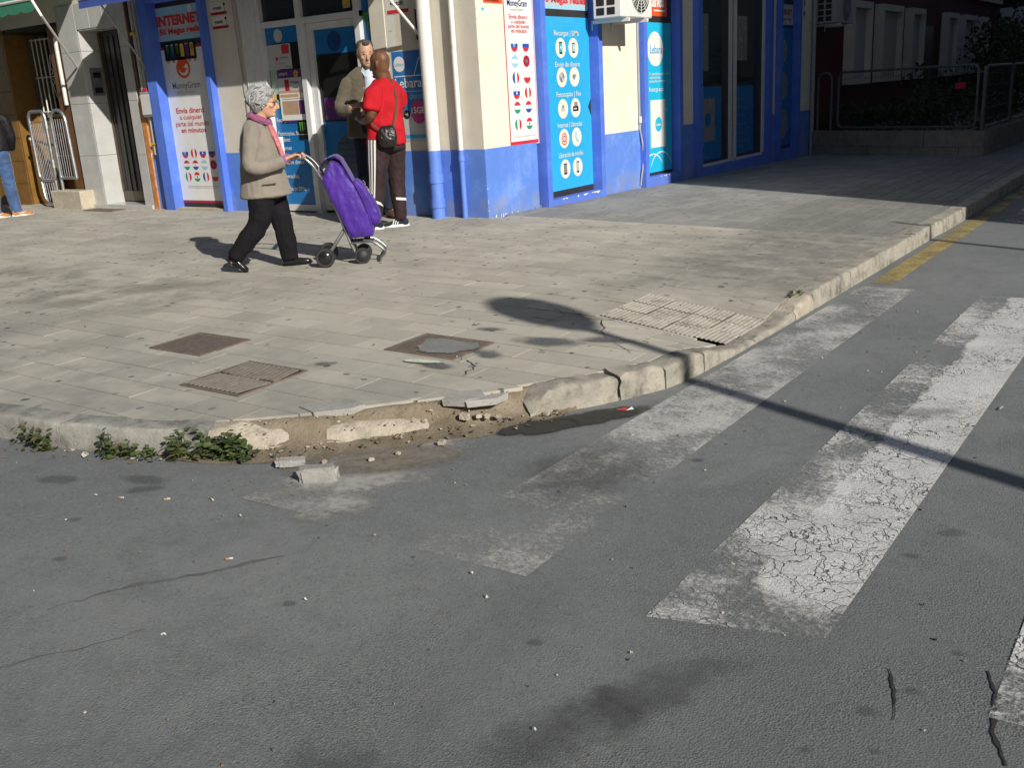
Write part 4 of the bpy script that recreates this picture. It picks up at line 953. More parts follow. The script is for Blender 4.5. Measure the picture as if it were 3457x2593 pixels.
s_ = MB(); fquad(s_,P,1.26,2.40,2.285,2.75,.001,0); fquad(s_,P,1.26,2.40,2.285,2.33,.002,1); ftext(s_,P,'50 Megas reales',1.34,2.36,1.0,.085,.004,2,.03); ftext(s_,P,'INTERNET',1.34,2.50,1.0,.14,.004,2,.05); s_.build('poster', [I_LGREY,I_LBLUE,I_RED], w1)
for t, z, w in (('Recargas | SIMs',1.985,.58),('Envío de dinero',1.62,.58),('Fotocopias | Fax',1.265,.58),('Internet | Llamadas',.895,.58),('Liberación de móviles',.53,.58)): letters(P, w1, I_CREAM, [(t,1.865,z,w,.058,.004)], .004)
for z in (1.84,1.495,1.12,.76,.385):
    for u in (1.715,2.015): s_ = MB(); fdisc(s_,P,u,z,.118,.003,0,28); s_.build('icon_disc', [I_CREAM], w1)
IC = [I_CREAM,I_BLACK,I_CYAN2,I_GREY,I_LBLUE,I_LGREY,I_RED]
def icon(*fns):
    global s_
    s_ = MB()
    for f in fns: f()
    s_.build('icon', IC, w1)
def phone(u, z, c, w=.034, h=.07):
    fquad(s_,P,u-w,u+w,z-h,z+h,.005,1); fquad(s_,P,u-w*.82,u+w*.82,z-h*.7,z+h*.78,.006,c)
icon(lambda: phone(1.715,1.84,2), lambda: fdisc(s_,P,1.715,1.845,.018,.008,0,10)); icon(lambda: phone(2.015,1.84,4,.03,.06), lambda: fdisc(s_,P,2.015,1.84,.016,.008,0,10))
icon(lambda: fdisc(s_,P,1.715,1.495,.06,.005,3,16), lambda: fdisc(s_,P,1.70,1.52,.03,.006,5,9), lambda: fdisc(s_,P,1.735,1.47,.025,.0065,5,8))
icon(lambda: fpoly(s_,P,[(1.96,1.51),(2.0,1.45),(2.05,1.50),(2.06,1.53)],.005,2), lambda: fdisc(s_,P,2.0,1.50,.03,.006,3,10))
icon(lambda: fquad(s_,P,1.67,1.76,1.09,1.13,.005,5), lambda: fpoly(s_,P,[(1.685,1.13),(1.745,1.13),(1.73,1.165),(1.70,1.165)],.0055,3))
icon(lambda: fquad(s_,P,1.95,2.08,1.08,1.14,.005,1), lambda: fquad(s_,P,1.985,2.06,1.14,1.19,.0055,3), lambda: fquad(s_,P,1.97,2.04,1.10,1.12,.006,5))
icon(lambda: ftext(s_,P,'@',1.715,.715,.13,.115,.005,6,.01,True))
s2 = [(1.985,.82),(2.01,.83),(2.02,.79),(2.005,.77),(2.03,.73),(2.05,.735),(2.065,.71),(2.04,.69),(2.0,.72),(1.98,.77)]
icon(lambda: fpoly(s_,P,s2[::-1],.005,4)); icon(lambda: phone(1.715,.385,3,.036,.068)); icon(lambda: phone(2.015,.385,5,.028,.072))
# second window
w2 = shopwin(3.785,4.80,.08)
P = PR(-.037)
s_ = MB(); fquad(s_,P,3.80,4.78,.11,2.185,.001,0); fdisc(s_,P,4.30,1.82,.225,.002,1,36); fdisc(s_,P,4.27,1.83,.235,.0015,1,36); ftext(s_,P,'Lebara',4.12,1.77,.37,.11,.004,2,.008)
for t, z in (('Tu operador para llamadas',1.475),('internacionales,',1.425),('nacionales e internet',1.375)): ftext(s_,P,t,4.08,z,.62 if z > 1.43 else (.36 if z > 1.4 else .5),.035,.004,1,.01)
ftext(s_,P,'Recarga aquí.',4.07,1.25,.46,.06,.004,1,.01); fquad(s_,P,4.10,4.58,.46,1.13,.003,1); fdisc(s_,P,4.35,.785,.105,.005,0,26); ftext(s_,P,'Lebara',4.27,.765,.16,.04,.007,1); fquad(s_,P,4.12,4.58,.452,.458,.0045,2)
for c, r in ((4.15,.34),(4.42,.36)):
    a = [(c+r*math.cos(t), .08+r*math.sin(t)*.85) for t in np.linspace(.35 if c > 4.3 else .5, 2.75, 22)]
    for k in range(len(a)-1):
        q0, q1 = a[k], a[k+1]; fpoly(s_,P,[(q0[0],q0[1]+.012),(q0[0],q0[1]-.006),(q1[0],q1[1]-.006),(q1[0],q1[1]+.012)],.004+.0005*(c>4.3),1)
s_.build('film', [I_CYAN2,I_WHITE,I_CYAN], w2)
s_ = MB(); fquad(s_,P,3.86,4.66,2.27,2.75,.001,0); ftext(s_,P,'Titanes',3.95,2.40,.62,.17,.004,1,.04); fquad(s_,P,4.25,4.6,2.335,2.355,.004,1); s_.build('poster', [I_ORED,I_WHITE], w2)
chips(3.85,4.5,.066,5,9)
gc = thing('wall_cable', (.03,3.60,1.0), 'grey cable hanging down beside the turquoise panel', 'cable')
MB().tube([(.03,3.635,3.2),(.03,3.635,2.2),(.03,3.645,1.2),(.03,3.65,.75),(.05,3.68,.55),(.055,3.70,.35),(.04,3.66,.12),(.03,3.64,-.02)], .011, 6).build('cable', M_CABG, gc, True); bx('joint', M_WHITE, gc, .025,.055,3.63,3.66,.84,.93)
# double door
bx('frame_post', M_BLUEP, sh, -.1,.10,5.45,5.60,-.4,2.95); bx('frame_post', M_BLUEP, sh, -.1,.098,8.42,8.56,-.4,2.95); bx('frame_sill', M_BLUEP, sh, -.1,.096,5.60,8.42,-.4,.035)
dd = bx('double_door', M_ALUD, sh, -.09,-.04,5.60,8.42,.035,2.95)
for y0, y1 in ((5.60,5.635),(6.90,6.975),(7.09,7.165),(8.36,8.42)): bx('door_stile', M_ALU, dd, -.039,-.002,y0,y1,.07,2.95)
for y0, y1 in ((5.635,6.90),(6.975,7.09),(7.165,8.36)): bx('door_rail', M_ALU, dd, -.039,-.004,y0,y1,.035,.075)
s_ = MB(); P = PR(-.037); fquad(s_,P,5.66,6.62,.12,1.26,.001,0); fquad(s_,P,7.19,8.0,.12,1.24,.001,0); fquad(s_,P,5.66,6.62,1.30,2.9,.001,1); fquad(s_,P,7.18,8.0,1.30,2.9,.001,1)
fquad(s_,P,5.80,6.35,.42,1.08,.003,2); fdisc(s_,P,6.08,.75,.12,.005,0,22); fquad(s_,P,5.74,6.10,1.50,2.35,.003,3); fquad(s_,P,7.22,7.68,1.65,2.35,.003,3)
for k, t in enumerate(('Recargas y','SIMs','Envío de dinero','Fax','Envío y sellos','Llamadas')): ftext(s_,P,t,7.28,1.02-.14*k,.4,.04,.004,2)
s_.build('film', [I_BLUE,M_GLASS,ink('dim_grey',(.24,.24,.27)),ink('dim_green',(.16,.19,.20))], dd)
# third window
w3 = shopwin(9.02,9.90,.06); s_ = MB(); P = PR(-.037); fquad(s_,P,9.03,9.88,.1,2.2,.001,0); fquad(s_,P,9.03,9.88,2.25,2.60,.001,2); ftext(s_,P,'INTERNET',9.08,2.43,.75,.09,.003,3,.04); ftext(s_,P,'50 Megas reales',9.1,2.33,.7,.05,.003,3,.03)
for z, r in ((1.80,.20),(1.18,.25),(.50,.28)): fdisc(s_,P,9.46,z,r,.002,1,26,r*.85)
fdisc(s_,P,9.18,.95,.14,.004,4,20,.12); s_.build('film', [I_BLUE,ink('disc_grey',(.22,.24,.27)),I_LGREY,I_RED,I_DRED], w3)
s_ = MB(); P = PR(.002); ftext(s_,P,'I',10.35,2.60,.06,.1,.003,0); ftext(s_,P,'M',10.33,2.42,.09,.1,.003,0); s_.build('sticker', [I_RED], sh)
dpf = thing('drainpipe', (.05,10.80,0), 'thin grey drainpipe at the far end of the blue shop', 'pipe'); MB().tube([(.06,10.80,-.3),(.06,10.80,6)], .04, 8).build('pipe', M_GREYP, dpf, True)
# air conditioners
def aircon(loc, label, mats, w=.82):
    t = thing('air_conditioner', loc, label, 'air conditioner')
    x, y, z = loc
    bx('casing', mats[0], t, x-.20,x+.20,y-w/2,y+w/2,z,z+.58, bev=.012)
    g = MB()
    for k in range(7): g.tube([(x+.206, y+.10+.035*(k+1)*math.cos(a), z+.30+.035*(k+1)*math.sin(a)) for a in np.linspace(0,2*math.pi,28)[:-1]], .004, 4, closed=True)
    for a in range(0,180,30): g.tube([(x+.207,y+.10-.25*math.cos(R(a)),z+.30-.25*math.sin(R(a))),(x+.207,y+.10+.25*math.cos(R(a)),z+.30+.25*math.sin(R(a)))], .004, 4)
    g.build('fan_grille', mats[0], t)
    m = MB(); m.lathe([(.0,x+.2015),(.25,x+.2015),(.25,x+.200)], (0,y+.10,z+.30), 'x', 30); m.build('fan_opening', M_BLACK, t)
    for i in range(2):
        for j in range(5): MB().box(x-.15+.15*i, x-.04+.15*i, y-w/2-.004, y-w/2+.01, z+.04+.11*j, z+.125+.11*j).build('side_vent', M_BLACK, t)
    for yy_ in (y-w*.3, y+w*.3): bx('bracket', M_WHITE, t, x-.30,x+.22,yy_-.02,yy_+.02,z-.045,z-.003); bx('wall_plate', M_WHITE, t, x-.31,x-.295,yy_-.02,yy_+.02,z-.12,z-.003)
    return t
aircon((.32,2.70,2.165), 'white air conditioner unit on the sunlit cream wall above the dado', (M_WHITE,))
# ================================================================== MAROON BUILDING, GARDEN WALL, FENCE
rb = thing('maroon_building', (-2,20,0), 'maroon building with pale framed shuttered windows in deep shade', 'building')
bx('wall', M_MAROON, rb, -6,-.06,10.9,30.5,-.4,7.5); bx('cornice', M_GREYW, rb, -6,.02,10.95,30.45,3.3,3.42)
for y0, y1 in ((13.05,14.50),(15.28,17.08),(17.92,19.27),(21.85,23.2),(24.0,25.8),(26.6,28.0)):
    wv = bx('window', M_SHUT, rb, -.2,.0,y0+.16,y1-.02,1.25,2.66)
    for a, b, c, e in ((y0,y0+.16,1.10,2.80),(y1-.10,y1,1.10,2.80),(y0+.16,y1-.10,2.66,2.80),(y0+.16,y1-.10,1.10,1.24)): bx('surround', M_GREYW, wv, -.1,.13 if a != y0 else .131,a,b,c,e)
    for k in range(9): MB().box(.0,.006,y0+.17,y1-.11,1.27+k*.155,1.41+k*.155).build('shutter_slat', M_SHUT, wv)
bx('door', M_BLACK, rb, -.1,-.02,19.7,20.8,-.2,2.42)
ac2 = aircon((.24,11.45,2.28), 'grey air conditioner high on the shaded maroon wall', (M_GREYP,), 1.1)
lw = thing('garden_wall', (1.8,10.1,-.2), 'low wall of rough concrete blocks under the tube fence', 'wall')
A = np.array([.02,10.79]); B = np.array([3.46,9.465]); C = np.array([3.62,26.0])
M_LWALL = m_conc('wall_block', (.20,.185,.165), (.27,.25,.22), (.10,.09,.08), .5)
def wallrun(a, b, z0, z1, th, bl, parent):
    dv = b-a; L = np.linalg.norm(dv); t = dv/L; nrm = np.array([t[1],-t[0]])
    n = max(1, round(L/bl)); nz = 2; h = (z1-z0)/nz
    for j in range(nz):
        for i in range(n+1):
            s0 = (i-.5*(j % 2))*L/n; s1 = s0+L/n; s0, s1 = max(0,s0)+.004, min(L,s1)-.004
            if s1-s0 < .05: continue
            m = MB(); q = []
            jit = random.uniform(-.006,.006)
            for z in (z0+j*h+.003, z0+(j+1)*h-.003):
                for o in (jit, -th):
                    for s in (s0, s1): p = a+t*s+nrm*o; q.append((p[0],p[1],z))
            m.add(q, [(0,2,3,1),(4,5,7,6),(0,1,5,4),(2,6,7,3),(0,4,6,2),(1,3,7,5)]); m.build('wall_block', M_LWALL, parent)
wallrun(A, B, -.28, .285, .18, .45, lw); wallrun(B+np.array([.02,.03]), np.array([3.6,16.0]), -.28, .285, .18, .55, lw)
bx('far_run', M_LWALL, lw, 3.42,3.62,16.02,26,-.3,.28)
gsoil = bx('garden_soil', M_DIRT, None, -.05,3.4,11.0,26,-.3,.15); gsoil['kind'] = 'structure'
fc = thing('tube_fence', (1.8,10.1,.28), 'galvanised tube frame fence round the shaded garden corner', 'fence')
def onw(a, b, s, z, off=-.09):
    dv = (b-a)/np.linalg.norm(b-a); nrm = np.array([dv[1],-dv[0]]); p = a+dv*s+nrm*off; return (p[0],p[1],z)
def fpanel(a, b, s0, s1, z0, z1, r=.12, rad=.024):
    P_ = []
    for cs_,cz,a0 in ((s1-r,z1-r,0),(s0+r,z1-r,90),(s0+r,z0+r,180),(s1-r,z0+r,270)):
        for k in range(5):
            an = R(a0+90*k/4); P_.append(onw(a,b,cs_+r*math.cos(an),cz+r*math.sin(an)))
    return MB().tube(P_, rad, 8, closed=True)
fpanel(A,B,.60,3.44,.34,1.36).build('frame', M_STEELD, fc, True)
m = MB(); m.tube([onw(A,B,.12,.27)]+[onw(A,B,.28+.16*math.cos(R(a_)),1.22+.15*math.sin(R(a_))) for a_ in range(180,-1,-20)]+[onw(A,B,.44,.27)], .024, 8); m.build('end_hoop', M_STEELD, fc, True)
MB().tube([onw(A,B,3.56,.25),onw(A,B,3.56,1.33)], .03, 8).build('post', M_STEELD, fc, True)
for k in range(3): fpanel(B,np.array([3.6,26.0]),.25+2.45*k,2.55+2.45*k,.34,1.33).build('frame', M_STEELD, fc, True)
for k in range(3): MB().tube([onw(B,np.array([3.6,26.0]),2.62+2.45*k,.25),onw(B,np.array([3.6,26.0]),2.62+2.45*k,1.33)], .026, 8).build('post', M_STEELD, fc, True)
def fine_bars(a, b, s0, s1, z0, z1, parent):
    m = MB(); n = int((s1-s0)/.055)
    for k in range(n): m.tube([onw(a,b,s0+k*.055,z0),onw(a,b,s0+k*.055,z1)], .0025, 4, cap=False)
    for z in np.linspace(z0+.1,z1-.1,5): m.tube([onw(a,b,s0,z),onw(a,b,s1,z)], .0025, 4, cap=False)
    o = m.build('wire_mesh', M_ALUD, parent); o['kind'] = 'stuff'
fine_bars(A,B,.64,3.40,.36,1.34,fc); fine_bars(B,np.array([3.6,26.0]),.3,2.5,.36,1.31,fc)
q = [onw(A,B,3.05,.98,-.05),onw(A,B,3.24,.98,-.05),onw(A,B,3.24,1.08,-.05),onw(A,B,3.05,1.08,-.05)]
MB().add(q,[(0,1,2,3)]).build('red_plate', I_DRED, fc)
def shrub(c, r, n, size, seed, label, mat=M_LEAFD, group='shrubs in the fenced garden', name='shrub'):
    t = thing(name, (c[0],c[1],.1), label, 'shrub', group)
    V, Fc = [], []; rs = np.random.RandomState(seed)
    for k in range(7):
        cc = np.array(c)+rs.normal(size=3)*np.array(r)*.45; v, f = leaf_cloud(n//7, cc, np.array(r)*rs.uniform(.45,.75), size, seed*10+k); b = len(V); V += v; Fc += [tuple(i+b for i in q) for q in f]
    MB().add(V,Fc).build('foliage', mat, t)
    m = MB()
    for k in range(4): m.tube([(c[0]+rs.uniform(-.1,.1),c[1]+rs.uniform(-.1,.1),.1),(c[0]+rs.uniform(-.3,.3)*r[0],c[1]+rs.uniform(-.3,.3)*r[1],c[2])], [.02,.008], 5)
    m.build('stem', M_BROWN, t); return t
shrub((2.6,11.0,.55),(.7,.5,.45),900,.05,1,'leafy bush just inside the fence corner')
shrub((1.4,11.4,.5),(.8,.4,.4),800,.05,2,'low dark bush in the middle of the fenced garden')
shrub((.7,11.5,.45),(.5,.35,.35),500,.05,3,'small dark bush by the blue shop end of the fence')
shrub((2.9,14.5,.9),(.5,1.2,.9),1200,.06,4,'tall dark bush along the side fence')
shrub((1.2,14.5,.6),(.8,1.2,.5),900,.06,5,'low bush before the maroon wall windows')
shrub((2.3,19.5,1.4),(1.0,1.6,1.3),1800,.075,6,'big green bush at the far end of the garden')
shrub((1.2,24,1.8),(1.3,1.8,1.6),1800,.08,7,'tallest green bush before the pale far building')
fb = thing('pale_building', (2,34,0), 'pale grey building closing the street behind the bushes', 'building'); bx('wall', pm('far_wall',(.5,.5,.52),.8), fb, -9,3.4,33,40,-.4,3.3); bx('parapet', M_CREAM, fb, -9,3.5,32.9,40,3.9,4.4); bx('upper_wall', M_BLACK, fb, -9,3.3,33.2,40,3.3,3.9)
for k in range(4): bx('window', M_GLASS, fb, -2+1.4*k,-1.2+1.4*k,32.96,33.1,.8,2.2)
# ================================================================== ACROSS THE STREETS (outside the picture, they shade and reflect)
ob = thing('apartment_block', (18,14,0), 'tall block across the street whose corner shades the far pavement', 'building')
ED = np.array([0.0,4.45])+np.array([math.cos(SUN_AZ),-math.sin(SUN_AZ)])*(13.2/math.cos(SUN_AZ))
bx('wall', pm('block_render',(.20,.17,.14),.85), ob, 13.2,26,float(ED[1]),55,-.3,24)
for k in range(12):
    for j in range(7): bx('window', M_GLASS, ob, 13.15,13.198,ED[1]+1.5+3*k,ED[1]+2.9+3*k,1+3*j,2.6+3*j)
o2 = thing('shade_building', (-6,-24,0), 'plain unseen building across the near street, added to deepen the shade', 'building')
bx('wall', pm('facing_render',(.20,.165,.135),.85), o2, -40,15,-32,-15.5,-.3,19)  # unseen block, added near and tall to cut sky light on the shop front
def lamp(shadow_xy, hgt, r0, r1, head, label):
    gzv = -.09; L = (hgt-gzv)/math.tan(SUN_EL)
    x = shadow_xy[0]+math.cos(SUN_AZ)*L; y = shadow_xy[1]-math.sin(SUN_AZ)*L
    t = thing('street_lamp', (x,y,RZ), label, 'street lamp', 'lamp posts across the street')
    MB().tube([(x,y,RZ),(x,y,.8),(x,y,hgt*.55),(x,y,hgt-(.28 if head else 0))], [r0,r0*.92,r0*.75,r1], 12).build('post', M_STEEL, t, True)
    MB().tube([(x,y,RZ),(x,y,RZ+.35)], r0*1.5, 12).build('base', M_STEEL, t, True)
    if head:
        MB().lathe([(.0,hgt-.30),(.06,hgt-.30),(.14,hgt-.26),(.22,hgt-.12),(.245,hgt+.02),(.22,hgt+.17),(.14,hgt+.28),(.0,hgt+.33)], (x,y,0), n=24).build('lantern', M_WHITE, t, True)
    return t
lamp((3.08,-3.62), 4.6, .085, .046, True, 'street lamp with egg shaped lantern whose shadow crosses the pavement')
lamp((4.15,1.22), 4.2, .07, .03, False, 'slim bare pole whose shadow crosses the yellow line')
# ================================================================== PEOPLE
def cat1(vals, m):
    o = []; n = len(vals)
    for i in range(n-1):
        p0 = vals[max(0,i-1)]; p1 = vals[i]; p2 = vals[i+1]; p3 = vals[min(n-1,i+2)]
        for k in range(m):
            t = k/m; o.append(.5*((2*p1)+(-p0+p2)*t+(2*p0-5*p1+4*p2-p3)*t*t+(-p0+3*p1-3*p2+p3)*t**3))
    o.append(vals[-1]); return o
def loft_rings(path, rad, m=5, n=18, ref=(1,0,0), sq=2.0):
    """rings of an elliptical tube; rad = (a along ref, b across)"""
    P = cat1([np.array(p, float) for p in path], m); A = cat1([np.array(r if isinstance(r,(tuple,list)) else (r,r), float) for r in rad], m)
    ref = np.array(ref, float); rings = []
    for i, p in enumerate(P):
        t = P[min(i+1,len(P)-1)]-P[max(i-1,0)]; t /= np.linalg.norm(t)+1e-9
        u = ref-t*(ref@t); L = np.linalg.norm(u)
        if L < .15: u = np.cross(t, (0,1,0)); L = np.linalg.norm(u)
        u /= L; w = np.cross(t, u); a, b = np.maximum(A[i], .002)
        rg = []
        for k in range(n):
            c, s = math.cos(2*math.pi*k/n), math.sin(2*math.pi*k/n)
            if sq != 2.0: c = math.copysign(abs(c)**(2/sq), c); s = math.copysign(abs(s)**(2/sq), s)
            rg.append(p+u*a*c+w*b*s)
        rings.append(rg)
    return rings, P
class Body:
    def __init__(s): s.V = []; s.F = []
    def loft(s, path, rad, m=5, n=18, ref=(1,0,0), sq=2.0, cap=.5):
        rings, P = loft_rings(path, rad, m, n, ref, sq)
        # rounded ends
        def endring(rg, p, d, f, off): return [p+(q-p)*f+d*off for q in rg]
        t0 = P[0]-P[1]; t0 /= np.linalg.norm(t0)+1e-9; t1 = P[-1]-P[-2]; t1 /= np.linalg.norm(t1)+1e-9
        r0 = np.mean([np.linalg.norm(q-P[0]) for q in rings[0]]); r1 = np.mean([np.linalg.norm(q-P[-1]) for q in rings[-1]])
        R_ = [endring(rings[0],P[0],t0,.45,r0*cap*.86), endring(rings[0],P[0],t0,.8,r0*cap*.55)]+rings+[endring(rings[-1],P[-1],t1,.8,r1*cap*.55), endring(rings[-1],P[-1],t1,.45,r1*cap*.86)]
        b = len(s.V)
        for rg in R_: s.V += [tuple(q) for q in rg]
        for i in range(len(R_)-1):
            for k in range(n):
                k2 = (k+1)%n; s.F.append((b+i*n+k, b+i*n+k2, b+(i+1)*n+k2, b+(i+1)*n+k))
        s.V.append(tuple(P[0]+t0*r0*cap)); s.V.append(tuple(P[-1]+t1*r1*cap)); e = len(R_)-1
        for k in range(n):
            k2 = (k+1)%n; s.F.append((b+k2, b+k, len(s.V)-2)); s.F.append((b+e*n+k, b+e*n+k2, len(s.V)-1))
        return s
    def ball(s, c, r, n=14):
        r = np.array(r if isinstance(r,(tuple,list)) else (r,)*3, float); c = np.array(c, float); b = len(s.V); m = 10
        for i in range(1, m):
            ph = math.pi*i/m
            for k in range(n): s.V.append(tuple(c+r*np.array((math.sin(ph)*math.cos(2*math.pi*k/n), math.sin(ph)*math.sin(2*math.pi*k/n), math.cos(ph)))))
        for i in range(m-2):
            for k in range(n): k2 = (k+1)%n; s.F.append((b+i*n+k, b+(i+1)*n+k, b+(i+1)*n+k2, b+i*n+k2))
        s.V.append(tuple(c+r*(0,0,1))); s.V.append(tuple(c-r*(0,0,1)))
        for k in range(n): k2 = (k+1)%n; s.F.append((b+k, b+k2, len(s.V)-2)); s.F.append((b+(m-2)*n+k2, b+(m-2)*n+k, len(s.V)-1))
        return s
    def build(s, name, mat, parent, voxel=.008, smooth=6, wr=None, fac=.5):
        """one continuous skin: voxel union, relaxed, with optional cloth folds"""
        me0 = bpy.data.meshes.new('tmp'); me0.from_pydata(s.V, [], s.F); bm = bmesh.new(); bm.from_mesh(me0); bmesh.ops.recalc_face_normals(bm, faces=bm.faces); bm.to_mesh(me0); bm.free()
        o = bpy.data.objects.new('tmp', me0); COL.objects.link(o)
        md = o.modifiers.new('r', 'REMESH'); md.mode = 'VOXEL'; md.voxel_size = voxel
        if smooth: sm = o.modifiers.new('s', 'SMOOTH'); sm.iterations = smooth; sm.factor = fac
        dg = bpy.context.evaluated_depsgraph_get(); me = bpy.data.meshes.new_from_object(o.evaluated_get(dg)); me.name = name
        bpy.data.objects.remove(o); bpy.data.meshes.remove(me0)
        if wr:
            nv = len(me.vertices); co = np.empty(nv*3); me.vertices.foreach_get('co', co); co = co.reshape(-1,3); no = np.empty(nv*3); me.vertices.foreach_get('normal', no); no = no.reshape(-1,3)
            for amp, sc_, seed in wr:
                d = np.array([mnoise.noise(Vector((c[0]*sc_[0]+seed, c[1]*sc_[1], c[2]*sc_[2]))) for c in co]); d = 1-np.abs(d)*2.2
                co = co+no*(d*amp)[:,None]
            me.vertices.foreach_set('co', co.ravel())
        me.materials.clear(); me.materials.append(mat); me.polygons.foreach_set('use_smooth', [True]*len(me.polygons)); me.update()
        return link(name, me, parent)
def m_cloth(name, col, var=.12, weave=900, rough=.9, sheen=.2, fleck=None, bs=.12):
    n = NT(name); tc = n.n('ShaderNodeTexCoord').outputs['Object']
    c = n.mix(n.ramp(n.noise(5, 4, vec=tc), .3, .7), tuple(x*(1-var) for x in col), tuple(min(1,x*(1+var)) for x in col))
    if fleck: c = n.mix(n.ramp(n.noise(260, 2, vec=tc), .48, .62, 0, .55), c, fleck)
    m = n.bsdf(c, rough, bump=n.noise(weave*.35, 2, vec=tc), bstr=bs, bdist=.004, spec=.25); n.b.inputs['Sheen Weight'].default_value = sheen; return m
def m_skin(name, a, b, blush):
    n = NT(name); tc = n.n('ShaderNodeTexCoord').outputs['Object']
    c = n.mix(n.ramp(n.noise(14, 4, vec=tc), .3, .7), a, b); c = n.mix(n.ramp(n.noise(30, 3, vec=tc), .55, .8, 0, .35), c, blush)
    m = n.bsdf(c, .5, bump=n.noise(140, 3, vec=tc), bstr=.12, bdist=.003, spec=.4); n.b.inputs['Subsurface Weight'].default_value = .08; n.b.inputs['Subsurface Radius'].default_value = (.02,.008,.004); return m
S_LADY = m_skin('skin_fair', (.50,.27,.17), (.60,.35,.23), (.48,.20,.13)); S_SUIT = m_skin('skin_tan', (.42,.24,.16), (.50,.30,.20), (.38,.18,.12)); S_DARK = m_skin('skin_dark', (.115,.050,.026), (.160,.073,.038), (.09,.04,.02))
M_EYE = pm('eye_dark', (.02,.015,.012), .2); M_LIP = pm('lip', (.35,.12,.10), .5); M_LIPD = pm('lip_dark', (.10,.035,.03), .5)
def hand(B, wrist, d, nrm, side, curl=1.0, s=1.0, thumb=1.0):
    """palm and five fingers: d = pointing direction, nrm = back of the hand, side = towards the thumb"""
    w = np.array(wrist, float); d = np.array(d, float); d /= np.linalg.norm(d); nrm = np.array(nrm, float); nrm -= d*(nrm@d); nrm /= np.linalg.norm(nrm)
    side = np.array(side, float); side -= d*(side@d); side -= nrm*(side@nrm); side /= np.linalg.norm(side)
    B.loft([w-d*.05*s, w, w+d*.04*s, w+d*.085*s], [(.022*s,.027*s),(.019*s,.028*s),(.017*s,.040*s),(.013*s,.040*s)], m=4, n=12, ref=nrm, cap=.4)
    for k, (o, L) in enumerate(((.030,.078),(.010,.088),(-.010,.082),(-.030,.064))):
        b = w+d*.082*s+side*o*s; L *= s; a1, a2, a3 = .35*curl, 1.15*curl, 1.9*curl
        p = [b-d*.015*s, b]; q = b
        for ang, f in ((a1,.42),(a2,.32),(a3,.26)):
            q = q+(d*math.cos(ang)-nrm*math.sin(ang))*L*f; p.append(q)
        B.loft(p, [.0095*s,.0098*s,.0090*s,.0084*s,.0070*s], m=3, n=8, ref=nrm, cap=.9)
    b = w+d*.025*s+side*.026*s
    B.loft([b-side*.01*s, b+side*.018*s+d*.018*s-nrm*.008*thumb*s, b+side*.022*s+d*.042*s-nrm*.024*thumb*s, b+side*.014*s+d*.060*s-nrm*.034*thumb*s], [.0125*s,.0118*s,.0100*s,.0080*s], m=3, n=8, ref=nrm, cap=.9)
def head(B, c, f, h=.235, w=.155, l=.195, nose=.024, lean=0.0):
    """skull, jaw, nose, ears; f = facing direction; c = centre"""
    c = np.array(c, float); f = np.array(f, float); f /= np.linalg.norm(f); up = np.array([0,0,1.]); up = up-f*(f@up); up /= np.linalg.norm(up); sd = np.cross(up, f)
    P_ = lambda x, y, z: c+f*x+sd*y+up*z
    B.loft([P_(.018,0,-h*.50), P_(.020,0,-h*.42), P_(.008,0,-h*.25), P_(-.002,0,0), P_(-.010,0,h*.22), P_(-.014,0,h*.40), P_(-.014,0,h*.47)],
           [(l*.20,w*.20),(l*.33,w*.31),(l*.43,w*.42),(l*.48,w*.485),(l*.49,w*.49),(l*.38,w*.38),(l*.22,w*.22)], m=5, n=22, ref=f, cap=.4)
    x0 = l*.46
    B.loft([P_(x0-.014,0,h*.06), P_(x0+nose*.35,0,-.012), P_(x0+nose,0,-.042), P_(x0+.002,0,-.054)], [.010,.011,.014,.011], m=3, n=10, ref=sd, cap=.6)   # nose
    B.loft([P_(x0-.016,-.030,h*.115), P_(x0-.006,0,h*.105), P_(x0-.016,.030,h*.115)], [(.008,.009)]*3, m=3, n=8, ref=up)                         # brow
    B.loft([P_(x0-.020,-.020,-h*.32), P_(x0-.001,0,-h*.315), P_(x0-.020,.020,-h*.32)], [(.009,.010)]*3, m=3, n=8, ref=up)                      # mouth
    B.ball(P_(x0-.014,0,-h*.445), (.022,.024,.018))                                                                                                # chin
    for s in (-1,1):
        B.loft([P_(-.004,s*w*.47,h*.10), P_(-.016,s*(w*.47+.012),h*.06), P_(-.014,s*(w*.47+.012),-.02), P_(.002,s*w*.47,-h*.16)], [(.012,.007),(.016,.008),(.013,.008),(.008,.006)], m=4, n=10, ref=f)
        B.ball(P_(x0-.030,s*.045,-h*.12), (.024,.022,.02))                                                                                       # cheek
    return P_
def face_bits(P_, parent, lip, l=.195, h=.235, brow=None):
    x0 = l*.46
    for s in (-1,1):
        m = Body().ball(P_(x0-.012, s*.031, .004), (.011,.013,.007)); o = MB().add(m.V,m.F).build('eye', M_EYE, parent, True, local=True)
        if brow:
            m = MB(); m.tube([P_(x0-.010,s*.016,.024),P_(x0-.007,s*.032,.029),P_(x0-.016,s*.046,.024)], .0045, 6); m.build('eyebrow', brow, parent, True, local=True)
    m = MB(); m.tube([P_(x0-.016,-.022,-h*.318),P_(x0+.006,0,-h*.315),P_(x0-.016,.022,-h*.318)], .0055, 6); m.build('mouth', lip, parent, True, local=True)
